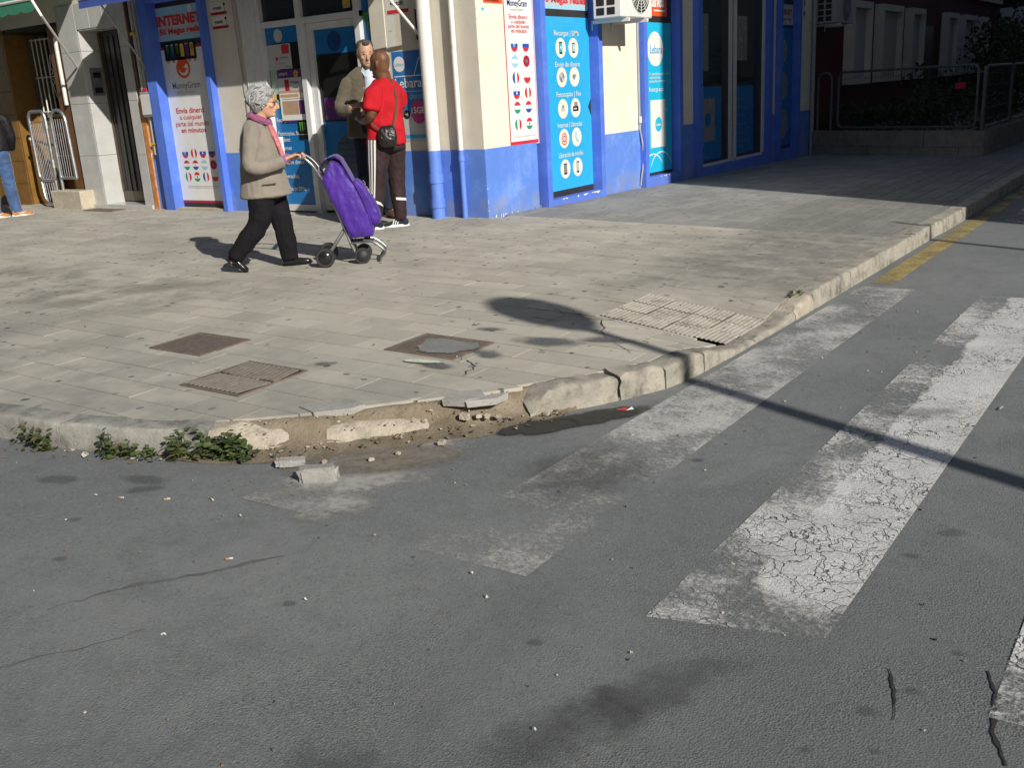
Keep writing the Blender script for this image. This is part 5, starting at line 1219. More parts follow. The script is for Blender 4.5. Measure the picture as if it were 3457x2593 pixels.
def shoe(name, parent, heel, toe, mat, solemat=None, up=(0,0,1), h=.085, w=.045, ank=None, sole_h=.018):
    heel = np.array(heel, float); toe = np.array(toe, float); d = toe-heel; L = np.linalg.norm(d); d /= L; up = np.array(up, float); up -= d*(up@d); up /= np.linalg.norm(up)
    B = Body(); q = lambda t, z: heel+d*t*L+up*z
    B.loft([q(.02,h*.5),q(.12,h*.52),q(.32,h*.50),q(.52,h*.42),q(.75,h*.33),q(.92,h*.27),q(.99,h*.2)], [(h*.36,w*.55),(h*.50,w*.72),(h*.50,w*.82),(h*.40,w*.90),(h*.32,w),(h*.25,w*.85),(h*.14,w*.5)], m=4, n=16, ref=up, sq=2.5, cap=.3)
    B.loft([q(.18,h*.6),q(.19,h*1.15)], [w*.72,w*.70], m=3, n=14, ref=d, cap=.3)
    o = B.build(name, mat, parent, .006, 3)
    if solemat is not None:
        sd = np.cross(up, d); V = []; n = 24
        for z in (0.0, sole_h):
            for k in range(n):
                a = 2*math.pi*k/n; x = .5+.53*math.cos(a); wd = w*(.86+.20*math.cos(a-.3))*1.06
                V.append(tuple(heel+d*x*L+sd*wd*math.sin(a)+up*z))
        MB().add(V, [tuple(range(n))[::-1], tuple(range(n,2*n))]+[(k,(k+1)%n,n+(k+1)%n,n+k) for k in range(n)]).build('sole', solemat, o, local=True)
    return o
# ------------------------------------------------------------------ woman with the trolley
LR = R(40); LX, LY = -.235, -3.105
C_TWEED = m_cloth('grey_tweed', (.245,.215,.180), .10, fleck=(.15,.13,.115), bs=.3); C_BLK = m_cloth('black_trousers', (.007,.006,.009), .25, sheen=0); C_SCARF = m_cloth('scarf', (.30,.09,.17), .3, fleck=(.12,.05,.20)); C_PLUM = m_cloth('plum_cuff', (.25,.09,.24), .2)
C_SCARF2 = m_cloth('scarf_rose', (.46,.12,.14), .35, fleck=(.55,.30,.30)); C_LSHOE = pm('black_leather', (.012,.012,.013), .25, .2, 20)
def m_hair(name, a, b, sc_=(95,95,26)):
    n = NT(name); tc = n.n('ShaderNodeTexCoord').outputs['Object']; v = n.scaled(sc_, tc); f = n.noise(1, 5, .65, v, .6)
    return n.bsdf(n.mix(n.ramp(f, .35, .68), a, b), .6, bump=f, bstr=.6, bdist=.01, spec=.35)
C_GHAIR = m_hair('grey_hair', (.17,.17,.175), (.42,.42,.42)); C_SALT = m_hair('dark_grey_hair', (.02,.019,.018), (.11,.105,.10))
lady = thing('person', (LX,LY,gz(LX,LY)), 'short grey haired person in a tweed jacket pushing a purple trolley', 'person', None, LR)
B = Body()
hf = head(B, (.165,0,1.452), (1,0,-.10), .235, .155, .20, .026)
B.loft([(.085,0,1.24),(.115,0,1.32),(.14,0,1.385)], [.058,.053,.058], n=16)
B.loft([(.08,0,.80),(.075,0,1.0),(.07,0,1.18),(.085,0,1.27)], [(.10,.12),(.10,.12),(.09,.13),(.06,.07)], n=16)
for s in (-1,1):
    B.loft([(.07,.08*s,1.22),(.065,.165*s,1.20),(.03,.245*s,.960),(.19,.197*s,.930),(.305,.146*s,.965)], [.036,.038,.030,.026,.024], n=12)
    hand(B, (.315,.140*s,.968), (1,-.18*s,.35), (-.30,0,1), (0,-s,.0), .95, 1.0)
B.loft([(.06,-.08,.80),(.0,-.08,.42),(-.25,-.08,.13),(-.27,-.08,.09)], [.07,.055,.035,.03], n=12); B.loft([(.09,.08,.80),(.175,.08,.43),(.215,.08,.09),(.22,.08,.06)], [.07,.055,.035,.03], n=12)
bd = B.build('body', S_LADY, lady, .0055, 4)
face_bits(hf, lady, M_LIP, .20)
hfl = hf
H = Body(); c = hf(-.020,0,.034)
H.loft([hf(-.055,0,-.085),hf(-.050,0,-.05),hf(-.034,0,.0),hf(-.022,0,.06),hf(-.012,0,.105),hf(-.012,0,.122)], [(.050,.060),(.076,.080),(.093,.090),(.108,.094),(.085,.075),(.045,.04)], n=20, cap=.4)
H.ball(hf(.055,0,.092),(.040,.058,.026)); H.ball(hf(.02,-.055,.075),(.06,.035,.04)); H.ball(hf(.02,.055,.075),(.06,.035,.04)); H.ball(hf(.022,-.078,.01),(.016,.014,.042)); H.ball(hf(.022,.078,.01),(.016,.014,.042)); H.ball(hf(-.06,0,-.03),(.06,.075,.06))
H.build('hair', C_GHAIR, lady, .006, 3, [(.004,(16,16,12),1.0)])
def locks(hf, n, rx, ry, rz, c, L, r, seed, front, mats, parent, zmin=-.35):
    rs = np.random.RandomState(seed); mb = [MB() for _ in mats]
    while n > 0:
        d = rs.normal(size=3); d /= np.linalg.norm(d)
        if d[2] < zmin or (d[0] > front and d[2] < .55): continue
        n -= 1; p = np.array([c[0]+d[0]*rx, c[1]+d[1]*ry, c[2]+d[2]*rz])
        t = np.array([-.75, d[1]*.5, -.55])+rs.normal(size=3)*.35; t -= d*(t@d); t /= np.linalg.norm(t)+1e-9; q = rs.normal(size=3)*.25
        l = L*rs.uniform(.6,1.3); P = [p-d*.006, p+t*l*.35+d*.009, p+t*l*.7+d*.007+q*l*.2, p+t*l-d*.003+q*l*.4]
        k = rs.randint(len(mats)); mb[k].tube([tuple(hf(*x)) for x in P], [r,r*1.1,r*.8,r*.25], 5, flat=.5)
    for k, m in enumerate(mats): m_ = mb[k].build('hair_locks', mats[k], parent, True, local=True); m_['kind'] = 'stuff'
locks(hfl, 420, .107, .091, .093, (-.026,0,.036), .07, .0075, 3, .62, [pm('lock_light',(.36,.36,.36),.6), pm('lock_mid',(.31,.31,.315),.6), pm('lock_dark',(.255,.255,.26),.6)], lady, -.75)
J = Body()
J.loft([(.085,0,.655),(.08,0,.78),(.072,0,.92),(.068,0,1.06),(.066,0,1.17),(.068,0,1.245),(.085,0,1.305)], [(.224,.19),(.200,.175),(.176,.158),(.158,.158),(.136,.168),(.100,.148),(.070,.075)], n=30, sq=2.2, cap=.12)
for s in (-1,1):
    J.loft([(.065,.13*s,1.235),(.060,.185*s,1.20),(.038,.236*s,1.08),(.018,.258*s,.955),(.065,.250*s,.910),(.18,.200*s,.925),(.285,.160*s,.950)], [.056,.069,.063,.058,.057,.053,.048], m=5, n=16, cap=.15)
J.build('jacket', C_TWEED, lady, .0065, 2, [(.0045,(6,6,9),2.0),(.0035,(17,17,9),7.0)])
for s in (-1,1):
    MB().tube([(.272,.162*s,.952),(.288,.156*s,.957),(.308,.148*s,.962)], [.046,.044,.036], 14).build('cuff', C_PLUM, lady, True, local=True)
MB().tube([(.09,-.196,.762),(.15,-.192,.764),(.21,-.180,.768)], .005, 6).build('pocket_seam', m_cloth('seam_brown',(.08,.065,.055)), lady, True, local=True)
lp = MB()
for s in (-1,1): lp.add([(.135,.055*s,1.30),(.185,.075*s,1.20),(.255,.055*s,1.05),(.272,.02*s,.98),(.262,.008*s,1.0),(.222,.03*s,1.15),(.165,.045*s,1.27)], [tuple(range(7))])
lp.build('lapel', C_TWEED, lady, local=True)
SCF = Body(); SCF.loft([(.035,-.02,1.345),(.05,-.068,1.335),(.11,-.085,1.312),(.165,-.055,1.285),(.185,0,1.268),(.165,.055,1.285),(.11,.085,1.312),(.05,.068,1.335),(.035,.0,1.345)], [.030]*9, n=12)
SCF.build('scarf', C_SCARF, lady, .006, 3, [(.006,(30,30,30),3.0)])
SC2 = Body(); SC2.loft([(.175,-.01,1.275),(.205,-.015,1.21),(.235,-.01,1.12),(.262,.0,1.02),(.275,.0,.95)], [(.020,.042),(.022,.050),(.020,.052),(.016,.045),(.01,.035)], n=14, cap=.3)
SC2.build('scarf_end', C_SCARF2, lady, .006, 3, [(.006,(28,28,18),9.0)])
bl = MB().add([(.245,.02,1.15),(.285,.03,1.15),(.285,.035,1.0),(.27,.03,1.0)],[(0,1,2,3)]); bl.build('blouse', I_WHITE, lady, local=True)
T = Body()
T.loft([(.085,0,.64),(.082,0,.74),(.078,0,.82)], [(.150,.150),(.145,.145),(.12,.12)], n=22, cap=.3)
T.loft([(.060,-.068,.70),(.038,-.078,.58),(.0,-.082,.42),(-.13,-.082,.27),(-.245,-.082,.135)], [(.110,.098),(.106,.098),(.090,.088),(.078,.078),(.068,.066)], m=5, n=18, cap=.15)
T.loft([(.105,.068,.70),(.145,.078,.58),(.178,.082,.43),(.20,.082,.25),(.215,.082,.075)], [(.110,.098),(.103,.098),(.088,.086),(.080,.078),(.073,.070)], m=5, n=18, cap=.15)
T.build('trousers', C_BLK, lady, .0075, 5, [(.008,(8,8,6),5.0),(.004,(22,22,15),1.0)])
shoe('shoe', lady, (-.325,-.082,.115), (-.155,-.082,-.005), C_LSHOE, C_BLK, (.45,0,1), .075, .042, sole_h=.012); shoe('shoe', lady, (.150,.082,.006), (.405,.088,.020), C_LSHOE, C_BLK, (-.05,0,1), .078, .043, sole_h=.014)
gl = MB()
for s in (-1,1):
    gl.tube([hf(.100,s*.034+.021*math.cos(a),.002+.017*math.sin(a)) for a in np.linspace(0,2*math.pi,16)[:-1]], .0022, 5, closed=True); gl.tube([hf(.098,s*.056,.006),hf(.04,s*.080,.010),hf(-.005,s*.082,.006)], .002, 5)
gl.tube([hf(.104,-.013,.004),hf(.106,.013,.004)], .002, 5); gl.build('glasses', M_STEEL, lady, True, local=True)
ln = MB()
for s in (-1,1): ln.add([hf(.101,s*.034+.020*math.cos(a),.002+.016*math.sin(a)) for a in np.linspace(0,2*math.pi,14)[:-1]], [tuple(range(13))])
ln.build('lenses', m_glass('brown_lens', (.05,.03,.02)), lady, local=True)
Body().ball(hf(.0,-.088,-.050),(.006,.005,.006)); e_ = Body().ball(hf(.0,-.090,-.048),(.006,.006,.007)); MB().add(e_.V,e_.F).build('earring', M_STEEL, lady, True, local=True)
# ------------------------------------------------------------------ shopping trolley
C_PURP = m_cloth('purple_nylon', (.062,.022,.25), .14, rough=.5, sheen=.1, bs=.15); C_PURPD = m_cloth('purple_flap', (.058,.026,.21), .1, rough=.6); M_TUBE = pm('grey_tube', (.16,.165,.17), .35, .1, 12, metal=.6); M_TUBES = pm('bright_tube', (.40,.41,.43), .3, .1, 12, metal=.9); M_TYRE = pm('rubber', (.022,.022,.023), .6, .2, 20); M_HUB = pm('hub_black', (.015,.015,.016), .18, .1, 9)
tr_ = thing('shopping_trolley', (LX,LY,gz(LX+.4,LY+.35)), 'purple four wheeled shopping trolley pushed along by the grey haired person', 'shopping trolley', None, LR)
DY_ = .02
hd = MB(); hp = lambda s: [(.415,s*.125,.985),(.47,s*.14,.955),(.53,s*.145,.895),(.578,s*.135,.81),(.63,s*.115,.68),(.71,s*.112,.44),(.77,s*.112,.25),(.80,s*.112,.15)]
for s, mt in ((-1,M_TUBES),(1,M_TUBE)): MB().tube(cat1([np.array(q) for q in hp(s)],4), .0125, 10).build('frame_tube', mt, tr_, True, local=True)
MB().tube([(.412,-.135,.986),(.405,-.09,.990),(.405,.09,.990),(.412,.135,.986)], .0155, 10).build('handle_grip', M_BLACK, tr_, True, local=True)
MB().tube([(.575,-.145,.81),(.575,.145,.81)], .009, 8).build('cross_bar', M_TUBES, tr_, True, local=True)
bg_ = Body()   # soft bag: leaning box with sagging sides
ax = lambda t: np.array([.575+.235*t, 0, .80-.60*t])
dirn = np.array([.86,0,.51])
def bagring(t, dep): p = ax(t)+np.array([.36,0,.93])*0; return p
path = []; rad = []
for t, dep, wd in ((.0,.085,.145),(.06,.105,.155),(.25,.118,.160),(.5,.125,.162),(.75,.120,.158),(.92,.112,.152),(1.0,.095,.14)):
    path.append(ax(t)+dirn*(dep+.004)); rad.append((dep,wd))
bg_.loft(path, rad, m=4, n=36, ref=(.86,0,.51), sq=7.0, cap=.08)
bg_.build('bag', C_PURP, tr_, .0065, 2, [(.006,(9,8,5),3.0),(.004,(16,14,7),8.0),(.0018,(34,30,20),2.0)])
pk = Body(); path = []; rad = []
for t, dep, wd in ((.34,.020,.11),(.38,.035,.128),(.55,.050,.132),(.75,.058,.132),(.90,.052,.130),(.97,.035,.12)):
    path.append(ax(t)+dirn*(.235+dep*.75)); rad.append((dep,wd))
pk.loft(path, rad, m=4, n=32, ref=(.86,0,.51), sq=6.0, cap=.12); pko = pk.build('front_pocket', C_PURP, tr_, .007, 3, [(.004,(12,12,12),1.0)])
fl = MB(); V, Fc = [], []; prof = []
for k in range(15):
    t = k/14
    if t < .55: a = R(200-150*(t/.55)); q = ax(-.005)+dirn*(.115+.118*math.cos(R(180-150*(t/.55))))+np.array([-.36,0,.93])*(.075*math.sin(R(180*(t/.55)*.83)))+np.array([0,0,.0])
    else: q = ax((t-.55)/.45*.42-.03)+dirn*(.236+.006*math.sin(t*9))
    prof.append(q)
for off, wd in ((0.0,.150),(.010,.150)):
    for i, q in enumerate(prof):
        for s in (-1,1): V.append((q[0]+dirn[0]*off*.6, s*wd, q[2]+off))
n2 = len(prof)*2
for i in range(len(prof)-1):
    Fc += [(2*i,2*i+1,2*i+3,2*i+2),(n2+2*i,n2+2*i+2,n2+2*i+3,n2+2*i+1),(2*i,2*i+2,n2+2*i+2,n2+2*i),(2*i+1,n2+2*i+1,n2+2*i+3,2*i+3)]
Fc += [(2*len(prof)-2,2*len(prof)-1,n2+2*len(prof)-1,n2+2*len(prof)-2)]
fl.add(V,Fc).build('lid_flap', C_PURPD, tr_, True, local=True)
sm_ = m_cloth('purple_piping', (.030,.012,.13), .1)
for s in (-1,1):
    for fr, off in ((.02,.0),(1.0,.0)):
        P_ = []
        for t, dep, wd in ((.02,.095,.150),(.25,.118,.160),(.5,.125,.162),(.75,.120,.158),(.95,.108,.150)): P_.append(ax(t)+dirn*(dep*2*fr+.004)+np.array([0,s*(wd-.004),0]))
        MB().tube(cat1(P_,4), .0045, 6).build('piping', sm_, tr_, True, local=True)
P_ = [ax(.97)+dirn*u+np.array([0,-.155,0]) for u in (.02,.10,.20)]; MB().tube(P_, .0045, 6).build('piping', sm_, tr_, True, local=True)
MB().tube([ax(.40)+dirn*.262+np.array([0,v,0]) for v in (-.11,.0,.11)], .004, 5).build('zip', M_STEEL, tr_, True, local=True)
# white script on the pocket
lg = MB(); a3 = [(0.0,.0),(.03,.05),(.05,.0),(.02,-.03),(.07,.02),(.10,.06),(.09,.0),(.12,-.02),(.14,.04),(.17,.0),(.20,.03),(.22,-.03),(.25,.02)]
def on_pk(u, v):
    t = .50+u*1.4; return tuple(ax(t)+dirn*(.235+.050*1.75+.004)+np.array([0,v,0]))
lg.tube(cat1([np.array(on_pk(u,v)) for u,v in a3],3), .0035, 5); lg.tube([on_pk(-.07,-.03),on_pk(-.05,.02),on_pk(-.03,-.02)], .0035, 5); lg.build('logo', I_LGREY, pko, True, local=True)
def wheel(x, y, r, hub):
    w = MB(); w.lathe([(r*.72,-.016),(r*.94,-.016),(r,-.008),(r,.008),(r*.94,.016),(r*.72,.016)], (x,y,r), 'y', 28); o = w.build('wheel', M_TYRE, tr_, True, local=True)
    h = MB(); sgn = -1
    h.lathe([(r*.74,-.013),(r*.60,-.024),(r*.30,-.033),(.001,-.036)], (x,y,r), 'y', 24); h.lathe([(r*.74,.013),(r*.5,.024),(.001,.028)], (x,y,r), 'y', 24); h.build('hub', hub, o, True, local=True)
wheel(.560,-.185,.086,M_HUB); wheel(.560,.185,.086,M_HUB); wheel(.885,-.13,.074,M_TYRE); wheel(.885,.13,.074,M_TYRE)
for s in (-1,1):
    MB().tube([(.735,s*.12,.30),(.66,s*.16,.20),(.575,s*.175,.09)], .017, 8, flat=.6).build('rear_fork', M_TUBE, tr_, True, local=True)
    MB().tube([(.795,s*.12,.175),(.825,s*.12,.10),(.845,s*.12,.055)], .013, 8).build('front_fork', M_TUBE, tr_, True, local=True)
    MB().tube(cat1([np.array(q) for q in ((.90,s*.10,.205),(.99,s*.115,.19),(1.075,s*.12,.12),(1.085,s*.115,.085),(1.05,s*.11,.05),(1.035,s*.11,.015))],3), .0125, 8).build('front_foot', M_TUBE, tr_, True, local=True)
MB().tube([(.560,-.185,.080),(.560,.185,.080)], .008, 8).build('axle', M_TUBE, tr_, True, local=True); MB().tube([(.885,-.13,.068),(.885,.13,.068)], .007, 8).build('axle', M_TUBE, tr_, True, local=True)
MB().tube([(1.082,-.117,.10),(1.082,.117,.10)], .0115, 8).build('foot_bar', M_TUBE, tr_, True, local=True)
MB().box(.78,.99,-.13,.13,.185,.197).build('base_plate', M_TUBE, tr_, local=True)
wb = Body(); wb.loft([(.625,.05,.82),(.635,.05,.875),(.645,.05,.915),(.65,.05,.93)], [(.028,.035),(.036,.045),(.028,.035),(.012,.014)], n=12, cap=.5)
wo_ = wb.build('plastic_bag', I_WHITE, None, .006, 1, [(.006,(25,25,25),2.0)]); wo_.location = (LX,LY,gz(LX+.4,LY+.35)); wo_.rotation_euler = (0,0,LR); tag(wo_, 'white plastic bag tip poking out behind the trolley flap', 'bag')
# ------------------------------------------------------------------ man in red (seen from behind, turned left)
MX, MY, MR = -.74, -.84, R(42)
C_RED = m_cloth('red_jersey', (.44,.010,.018), .10, sheen=0); C_BRN = m_cloth('dark_brown_track', (.030,.016,.018), .15, rough=.7, sheen=.03); M_STRIPE = m_cloth('white_stripe', (.66,.66,.64), .05); M_NAVYS = m_cloth('navy_knit', (.015,.020,.035), .2); M_BAG = pm('black_bag_leather', (.016,.013,.012), .35, .25, 25, bump=.3, bscale=70); M_STRAP = m_cloth('brown_strap', (.10,.055,.035), .2)
man = thing('person', (MX,MY,gz(MX,MY)), 'bald person in a bright red shirt and striped track trousers, back turned', 'person', None, MR)
B = Body(); hf = head(B, (.045,.0,1.735), (-.80,.52,-.05), .265, .178, .225, .022)
B.loft([(.075,.02,1.50),(.070,.015,1.58),(.062,.005,1.65)], [.095,.086,.080], n=16)
B.loft([(.06,.0,.90),(.06,0,1.15),(.06,0,1.40),(.07,0,1.52)], [(.13,.10),(.14,.10),(.15,.10),(.07,.07)], n=16)
B.loft([(-.01,-.10,1.46),(-.045,-.145,1.40),(-.095,-.185,1.215),(-.175,-.02,1.16),(-.23,.10,1.19)], [.055,.062,.052,.042,.030], n=14); hand(B, (-.235,.115,1.195), (-.25,.9,.2), (-.8,0,.5), (.3,0,1), .8, 1.05)
B.loft([(.17,.08,1.46),(.215,.12,1.38),(.20,.20,1.18),(.06,.27,1.14),(-.06,.30,1.17)], [.055,.060,.050,.042,.030], n=14); hand(B, (-.07,.305,1.175), (-1,.15,.2), (0,.6,.8), (.2,-1,0), .8, 1.05)
B.loft([(-.02,-.04,.92),(-.09,-.05,.52),(-.13,-.05,.12)], [.09,.06,.04], n=12); B.loft([(.12,.04,.92),(.115,.06,.48),(.125,.06,.10)], [.09,.06,.04], n=12)
B.build('body', S_DARK, man, .007, 5); face_bits(hf, man, M_LIPD, .205, .25, M_EYE)
T = Body()
T.loft([(.045,.0,.915),(.05,0,1.05),(.055,0,1.20),(.065,0,1.36),(.070,0,1.47),(.072,.01,1.565)], [(.215,.165),(.200,.165),(.190,.155),(.190,.150),(.175,.130),(.098,.095)], n=26, ref=(1,0,0), sq=2.3, cap=.10)
T.loft([(-.005,-.06,1.49),(-.040,-.125,1.44),(-.070,-.165,1.345),(-.085,-.180,1.275)], [.070,.088,.090,.092], m=5, n=16, cap=.12); T.loft([(.155,.05,1.47),(.205,.09,1.42),(.22,.14,1.30)], [.070,.082,.080], m=5, n=16, cap=.12)
T.build('shirt', C_RED, man, .0075, 8, [(.011,(6,6,4.5),4.0),(.006,(13,13,7),8.0)])
legL = ([(-.045,-.035,.95),(-.065,-.045,.75),(-.095,-.05,.52),(-.125,-.05,.30),(-.150,-.05,.13)], [(.118,.118),(.112,.112),(.090,.092),(.080,.082),(.062,.062)])
legR = ([(.130,.045,.95),(.128,.055,.75),(.115,.06,.48),(.120,.06,.28),(.125,.06,.085)], [(.115,.115),(.105,.108),(.084,.086),(.078,.080),(.060,.060)])
T = Body(); T.loft([(.045,.0,.86),(.045,.0,.97)], [(.20,.15),(.19,.145)], n=22, cap=.25)
for p_, r_ in (legL, legR): T.loft(p_, r_, m=5, n=20, cap=.12)
T.build('trousers', C_BRN, man, .0075, 5, [(.006,(7,7,6),3.0),(.004,(20,20,12),6.0)])
def stripe(leg, th, dth, mat, m=8, off=.013, t0=0.0, t1=1.0):
    rg, P_ = loft_rings(leg[0], leg[1], m, 4); V, Fc = [], []
    i0, i1 = int(t0*(len(P_)-1)), int(t1*(len(P_)-1))
    AA = cat1([np.array(r) for r in leg[1]], m); k = 0
    for i in range(i0, i1+1):
        t = P_[min(i+1,len(P_)-1)]-P_[max(i-1,0)]; t /= np.linalg.norm(t); u = np.array([1,0,0])-t*t[0]; u /= np.linalg.norm(u); w = np.cross(t,u); a, b = AA[i]
        for q in (th-dth, th, th+dth):
            V.append(tuple(P_[i]+u*(a+off)*math.cos(q)+w*(b+off)*math.sin(q)))
        k += 1
    for i in range(k-1):
        for j in range(2): Fc.append((3*i+j,3*i+j+1,3*i+4+j,3*i+3+j))
    MB().add(V,Fc).build('side_stripe', mat, man, True, local=True)
for th in (2.45,2.15,1.85): stripe(legL, th, .085, M_STRIPE)
for leg, a0 in ((legL,2.0),(legR,1.9)):
    V, Fc = [], []; AA = cat1([np.array(r) for r in leg[1]], 8); _, P_ = loft_rings(leg[0], leg[1], 8, 4)
    for k in range(12):
        f = .80-.13*k/11 if leg is legL else .70+.09*k/11
        if leg is legL: f = .72+.08*k/11
        th = a0-1.5*k/11; i = f*(len(P_)-1); i0 = int(i); fr = i-i0; p = P_[i0]*(1-fr)+P_[i0+1]*fr; a, b = AA[i0]*(1-fr)+AA[i0+1]*fr
        if leg is legR: th = a0-1.7*k/11; p = p+np.array([0,0,.05*k/11])
        for dz in (-.014,.014): V.append((p[0]+(a+.008)*math.cos(th), p[1]-(b+.008)*math.sin(th), p[2]+dz))
    for k in range(11): Fc.append((2*k,2*k+2,2*k+3,2*k+1))
    MB().add(V,Fc).build('knee_stripe', M_STRIPE, man, True, local=True)
for hl, te in (((.205,.06,.0),(-.075,.075,.0)),((-.075,-.05,.0),(-.345,-.02,.0))):
    so_ = shoe('sneaker', man, hl, te, M_NAVYS, I_WHITE, (0,0,1), .09, .046, sole_h=.028)
    s_ = MB(); h_ = np.array(hl); t_ = np.array(te); dd_ = t_-h_
    for k in range(3):
        a = h_+dd_*(.42+.09*k); sdv = np.cross((0,0,1), dd_/np.linalg.norm(dd_))
        for sg_ in (1,): s_.add([tuple(a+sdv*.047+np.array((0,0,.03))), tuple(a+dd_*.035+sdv*.047+np.array((0,0,.03))), tuple(a+dd_*-.03+sdv*.030+np.array((0,0,.078))), tuple(a-dd_*.065+sdv*.030+np.array((0,0,.078)))], [(0,1,2,3)])
    s_.build('shoe_stripes', I_WHITE, so_, local=True)
bagt = thing('shoulder_bag', (MX,MY,gz(MX,MY)+.06), 'small black leather shoulder bag on the hip of the person in red', 'bag', None, MR)
bb = Body(); bb.loft([(.065,-.205,.835),(.062,-.212,.90),(.060,-.208,.985),(.058,-.19,1.03)], [(.082,.034),(.095,.045),(.092,.040),(.070,.025)], n=20, ref=(1,0,0), sq=3.2, cap=.25); bb.build('body', M_BAG, bagt, .006, 3, [(.004,(25,25,25),1.0)])
MB().tube([(.025,-.250,.93),(.10,-.250,.93)], .006, 6).build('zip', M_STEEL, bagt, True, local=True)
MB().tube(cat1([np.array(q) for q in ((.125,-.20,1.02),(.165,-.165,1.16),(.185,-.135,1.30),(.165,-.105,1.44),(.12,-.065,1.53),(.02,.03,1.54))],5), .014, 8, flat=.35).build('strap', M_STRAP, bagt, True, local=True)
MB().tube(cat1([np.array(q) for q in ((-.02,-.19,1.0),(-.09,-.165,1.06),(-.14,-.12,1.16),(-.155,-.06,1.28))],4), .012, 8, flat=.35).build('strap', M_STRAP, bagt, True, local=True)
# ------------------------------------------------------------------ man in the blazer
SX, SY, SR = -1.40, -.235, R(44)
C_BLZ = m_cloth('olive_blazer', (.105,.090,.062), .12, fleck=(.06,.05,.035)); C_SHIRT = m_cloth('pale_blue_shirt', (.50,.55,.66), .06); C_JEAN = m_cloth('dark_jeans', (.014,.020,.036), .2, sheen=.02); M_BSH = pm('brown_shoe', (.13,.055,.025), .4, .2, 15)
su = thing('person', (SX,SY,.03), 'grey haired person in an olive blazer and pale shirt in the shop doorway', 'person', None, SR); su.scale = (1.065,1.065,1.07)
B = Body(); hf = head(B, (-.02,-.03,1.715), (.16,-.98,-.10), .265, .168, .21, .026)
B.loft([(-.03,.0,1.50),(-.02,-.005,1.58),(-.01,-.015,1.66)], [.065,.060,.062], n=16)
B.loft([(-.06,.0,.95),(-.06,0,1.2),(-.05,0,1.42),(-.03,0,1.52)], [(.15,.10),(.15,.10),(.16,.09),(.07,.06)], n=16)
B.loft([(-.22,.0,1.46),(-.265,-.01,1.40),(-.335,-.06,1.20),(-.26,-.22,1.17),(-.20,-.27,1.19)], [.05,.05,.042,.034,.028], n=12); hand(B, (-.195,-.275,1.195), (.85,-.25,.1), (-.1,-.6,.8), (.1,-.3,1), .75, 1.05)
B.loft([(.12,.0,1.46),(.165,-.02,1.40),(.205,-.08,1.20),(.09,-.24,1.17),(.03,-.28,1.19)], [.05,.05,.042,.034,.028], n=12); hand(B, (.022,-.285,1.195), (-.85,-.2,.1), (.1,-.6,.8), (-.1,-.3,1), .75, 1.05)
B.loft([(-.14,.02,.95),(-.15,.0,.5),(-.15,.02,.1)], [.08,.055,.04], n=12); B.loft([(.03,.02,.95),(.06,.0,.5),(.08,.02,.1)], [.08,.055,.04], n=12)
B.build('body', S_SUIT, su, .0065, 4); face_bits(hf, su, M_LIP, .21, .265, C_SALT)
H = Body(); H.loft([hf(-.055,0,-.03),hf(-.045,0,.02),hf(-.026,0,.075),hf(-.014,0,.115),hf(-.010,0,.128)], [(.060,.070),(.072,.080),(.088,.084),(.078,.070),(.045,.04)], n=20, cap=.4); H.ball(hf(.045,0,.105),(.040,.055,.022)); H.ball(hf(.01,.074,.02),(.022,.012,.045)); H.ball(hf(.01,-.074,.02),(.022,.012,.045)); H.build('hair', C_SALT, su, .006, 2, [(.005,(40,40,30),1.0)])
bdv = MB(); bdv.tube([hf(.075,-.045,-.085),hf(.094,-.02,-.112),hf(.100,0,-.118),hf(.094,.02,-.112),hf(.075,.045,-.085)], .010, 8); bdv.build('stubble', m_hair('stubble',(.16,.11,.085),(.24,.16,.12)), su, True, local=True)
J = Body(); J.loft([(-.095,.035,.86),(-.09,.035,1.0),(-.085,.035,1.16),(-.07,.03,1.36),(-.055,.02,1.47),(-.035,.01,1.56)], [(.205,.135),(.195,.125),(.19,.12),(.20,.12),(.185,.105),(.095,.075)], n=24, sq=2.4, cap=.1)
J.loft([(-.19,.0,1.455),(-.245,-.005,1.41),(-.30,-.03,1.29),(-.345,-.065,1.185),(-.30,-.155,1.15),(-.235,-.235,1.17)], [.06,.072,.066,.062,.056,.046], m=5, n=16, cap=.12); J.loft([(.10,.0,1.455),(.15,-.015,1.41),(.19,-.045,1.29),(.215,-.085,1.185),(.155,-.175,1.15),(.075,-.245,1.17)], [.06,.072,.066,.062,.056,.046], m=5, n=16, cap=.12)
J.build('blazer', C_BLZ, su, .0075, 4, [(.006,(8,8,9),3.0),(.003,(20,20,20),1.0)])
S_ = Body(); S_.loft([(.03,-.085,.86),(.03,-.095,1.05),(.025,-.10,1.22),(.012,-.09,1.40),(-.005,-.06,1.54)], [(.125,.068),(.108,.066),(.095,.060),(.075,.052),(.055,.048)], n=16, cap=.2); S_.build('shirt', C_SHIRT, su, .0075, 3, [(.005,(14,14,10),3.0)])
for s in (-1,1): MB().add([(-.01+.012*s,-.110,1.525),(-.01+.060*s,-.080,1.585),(-.01+.075*s,-.07,1.545),(-.01+.040*s,-.125,1.48)],[(0,1,2,3)]).build('collar', C_SHIRT, su, local=True)
T = Body(); T.loft([(-.06,.01,.90),(-.06,.01,1.0)], [(.175,.115),(.165,.11)], n=20, cap=.3); T.loft([(-.145,.01,.92),(-.15,.0,.5),(-.15,.02,.07)], [(.095,.10),(.078,.08),(.062,.065)], n=16, cap=.12); T.loft([(.03,.01,.92),(.06,.0,.5),(.085,.02,.07)], [(.095,.10),(.078,.08),(.062,.065)], n=16, cap=.12); T.build('jeans', C_JEAN, su, .008, 4, [(.006,(8,8,6),3.0)])
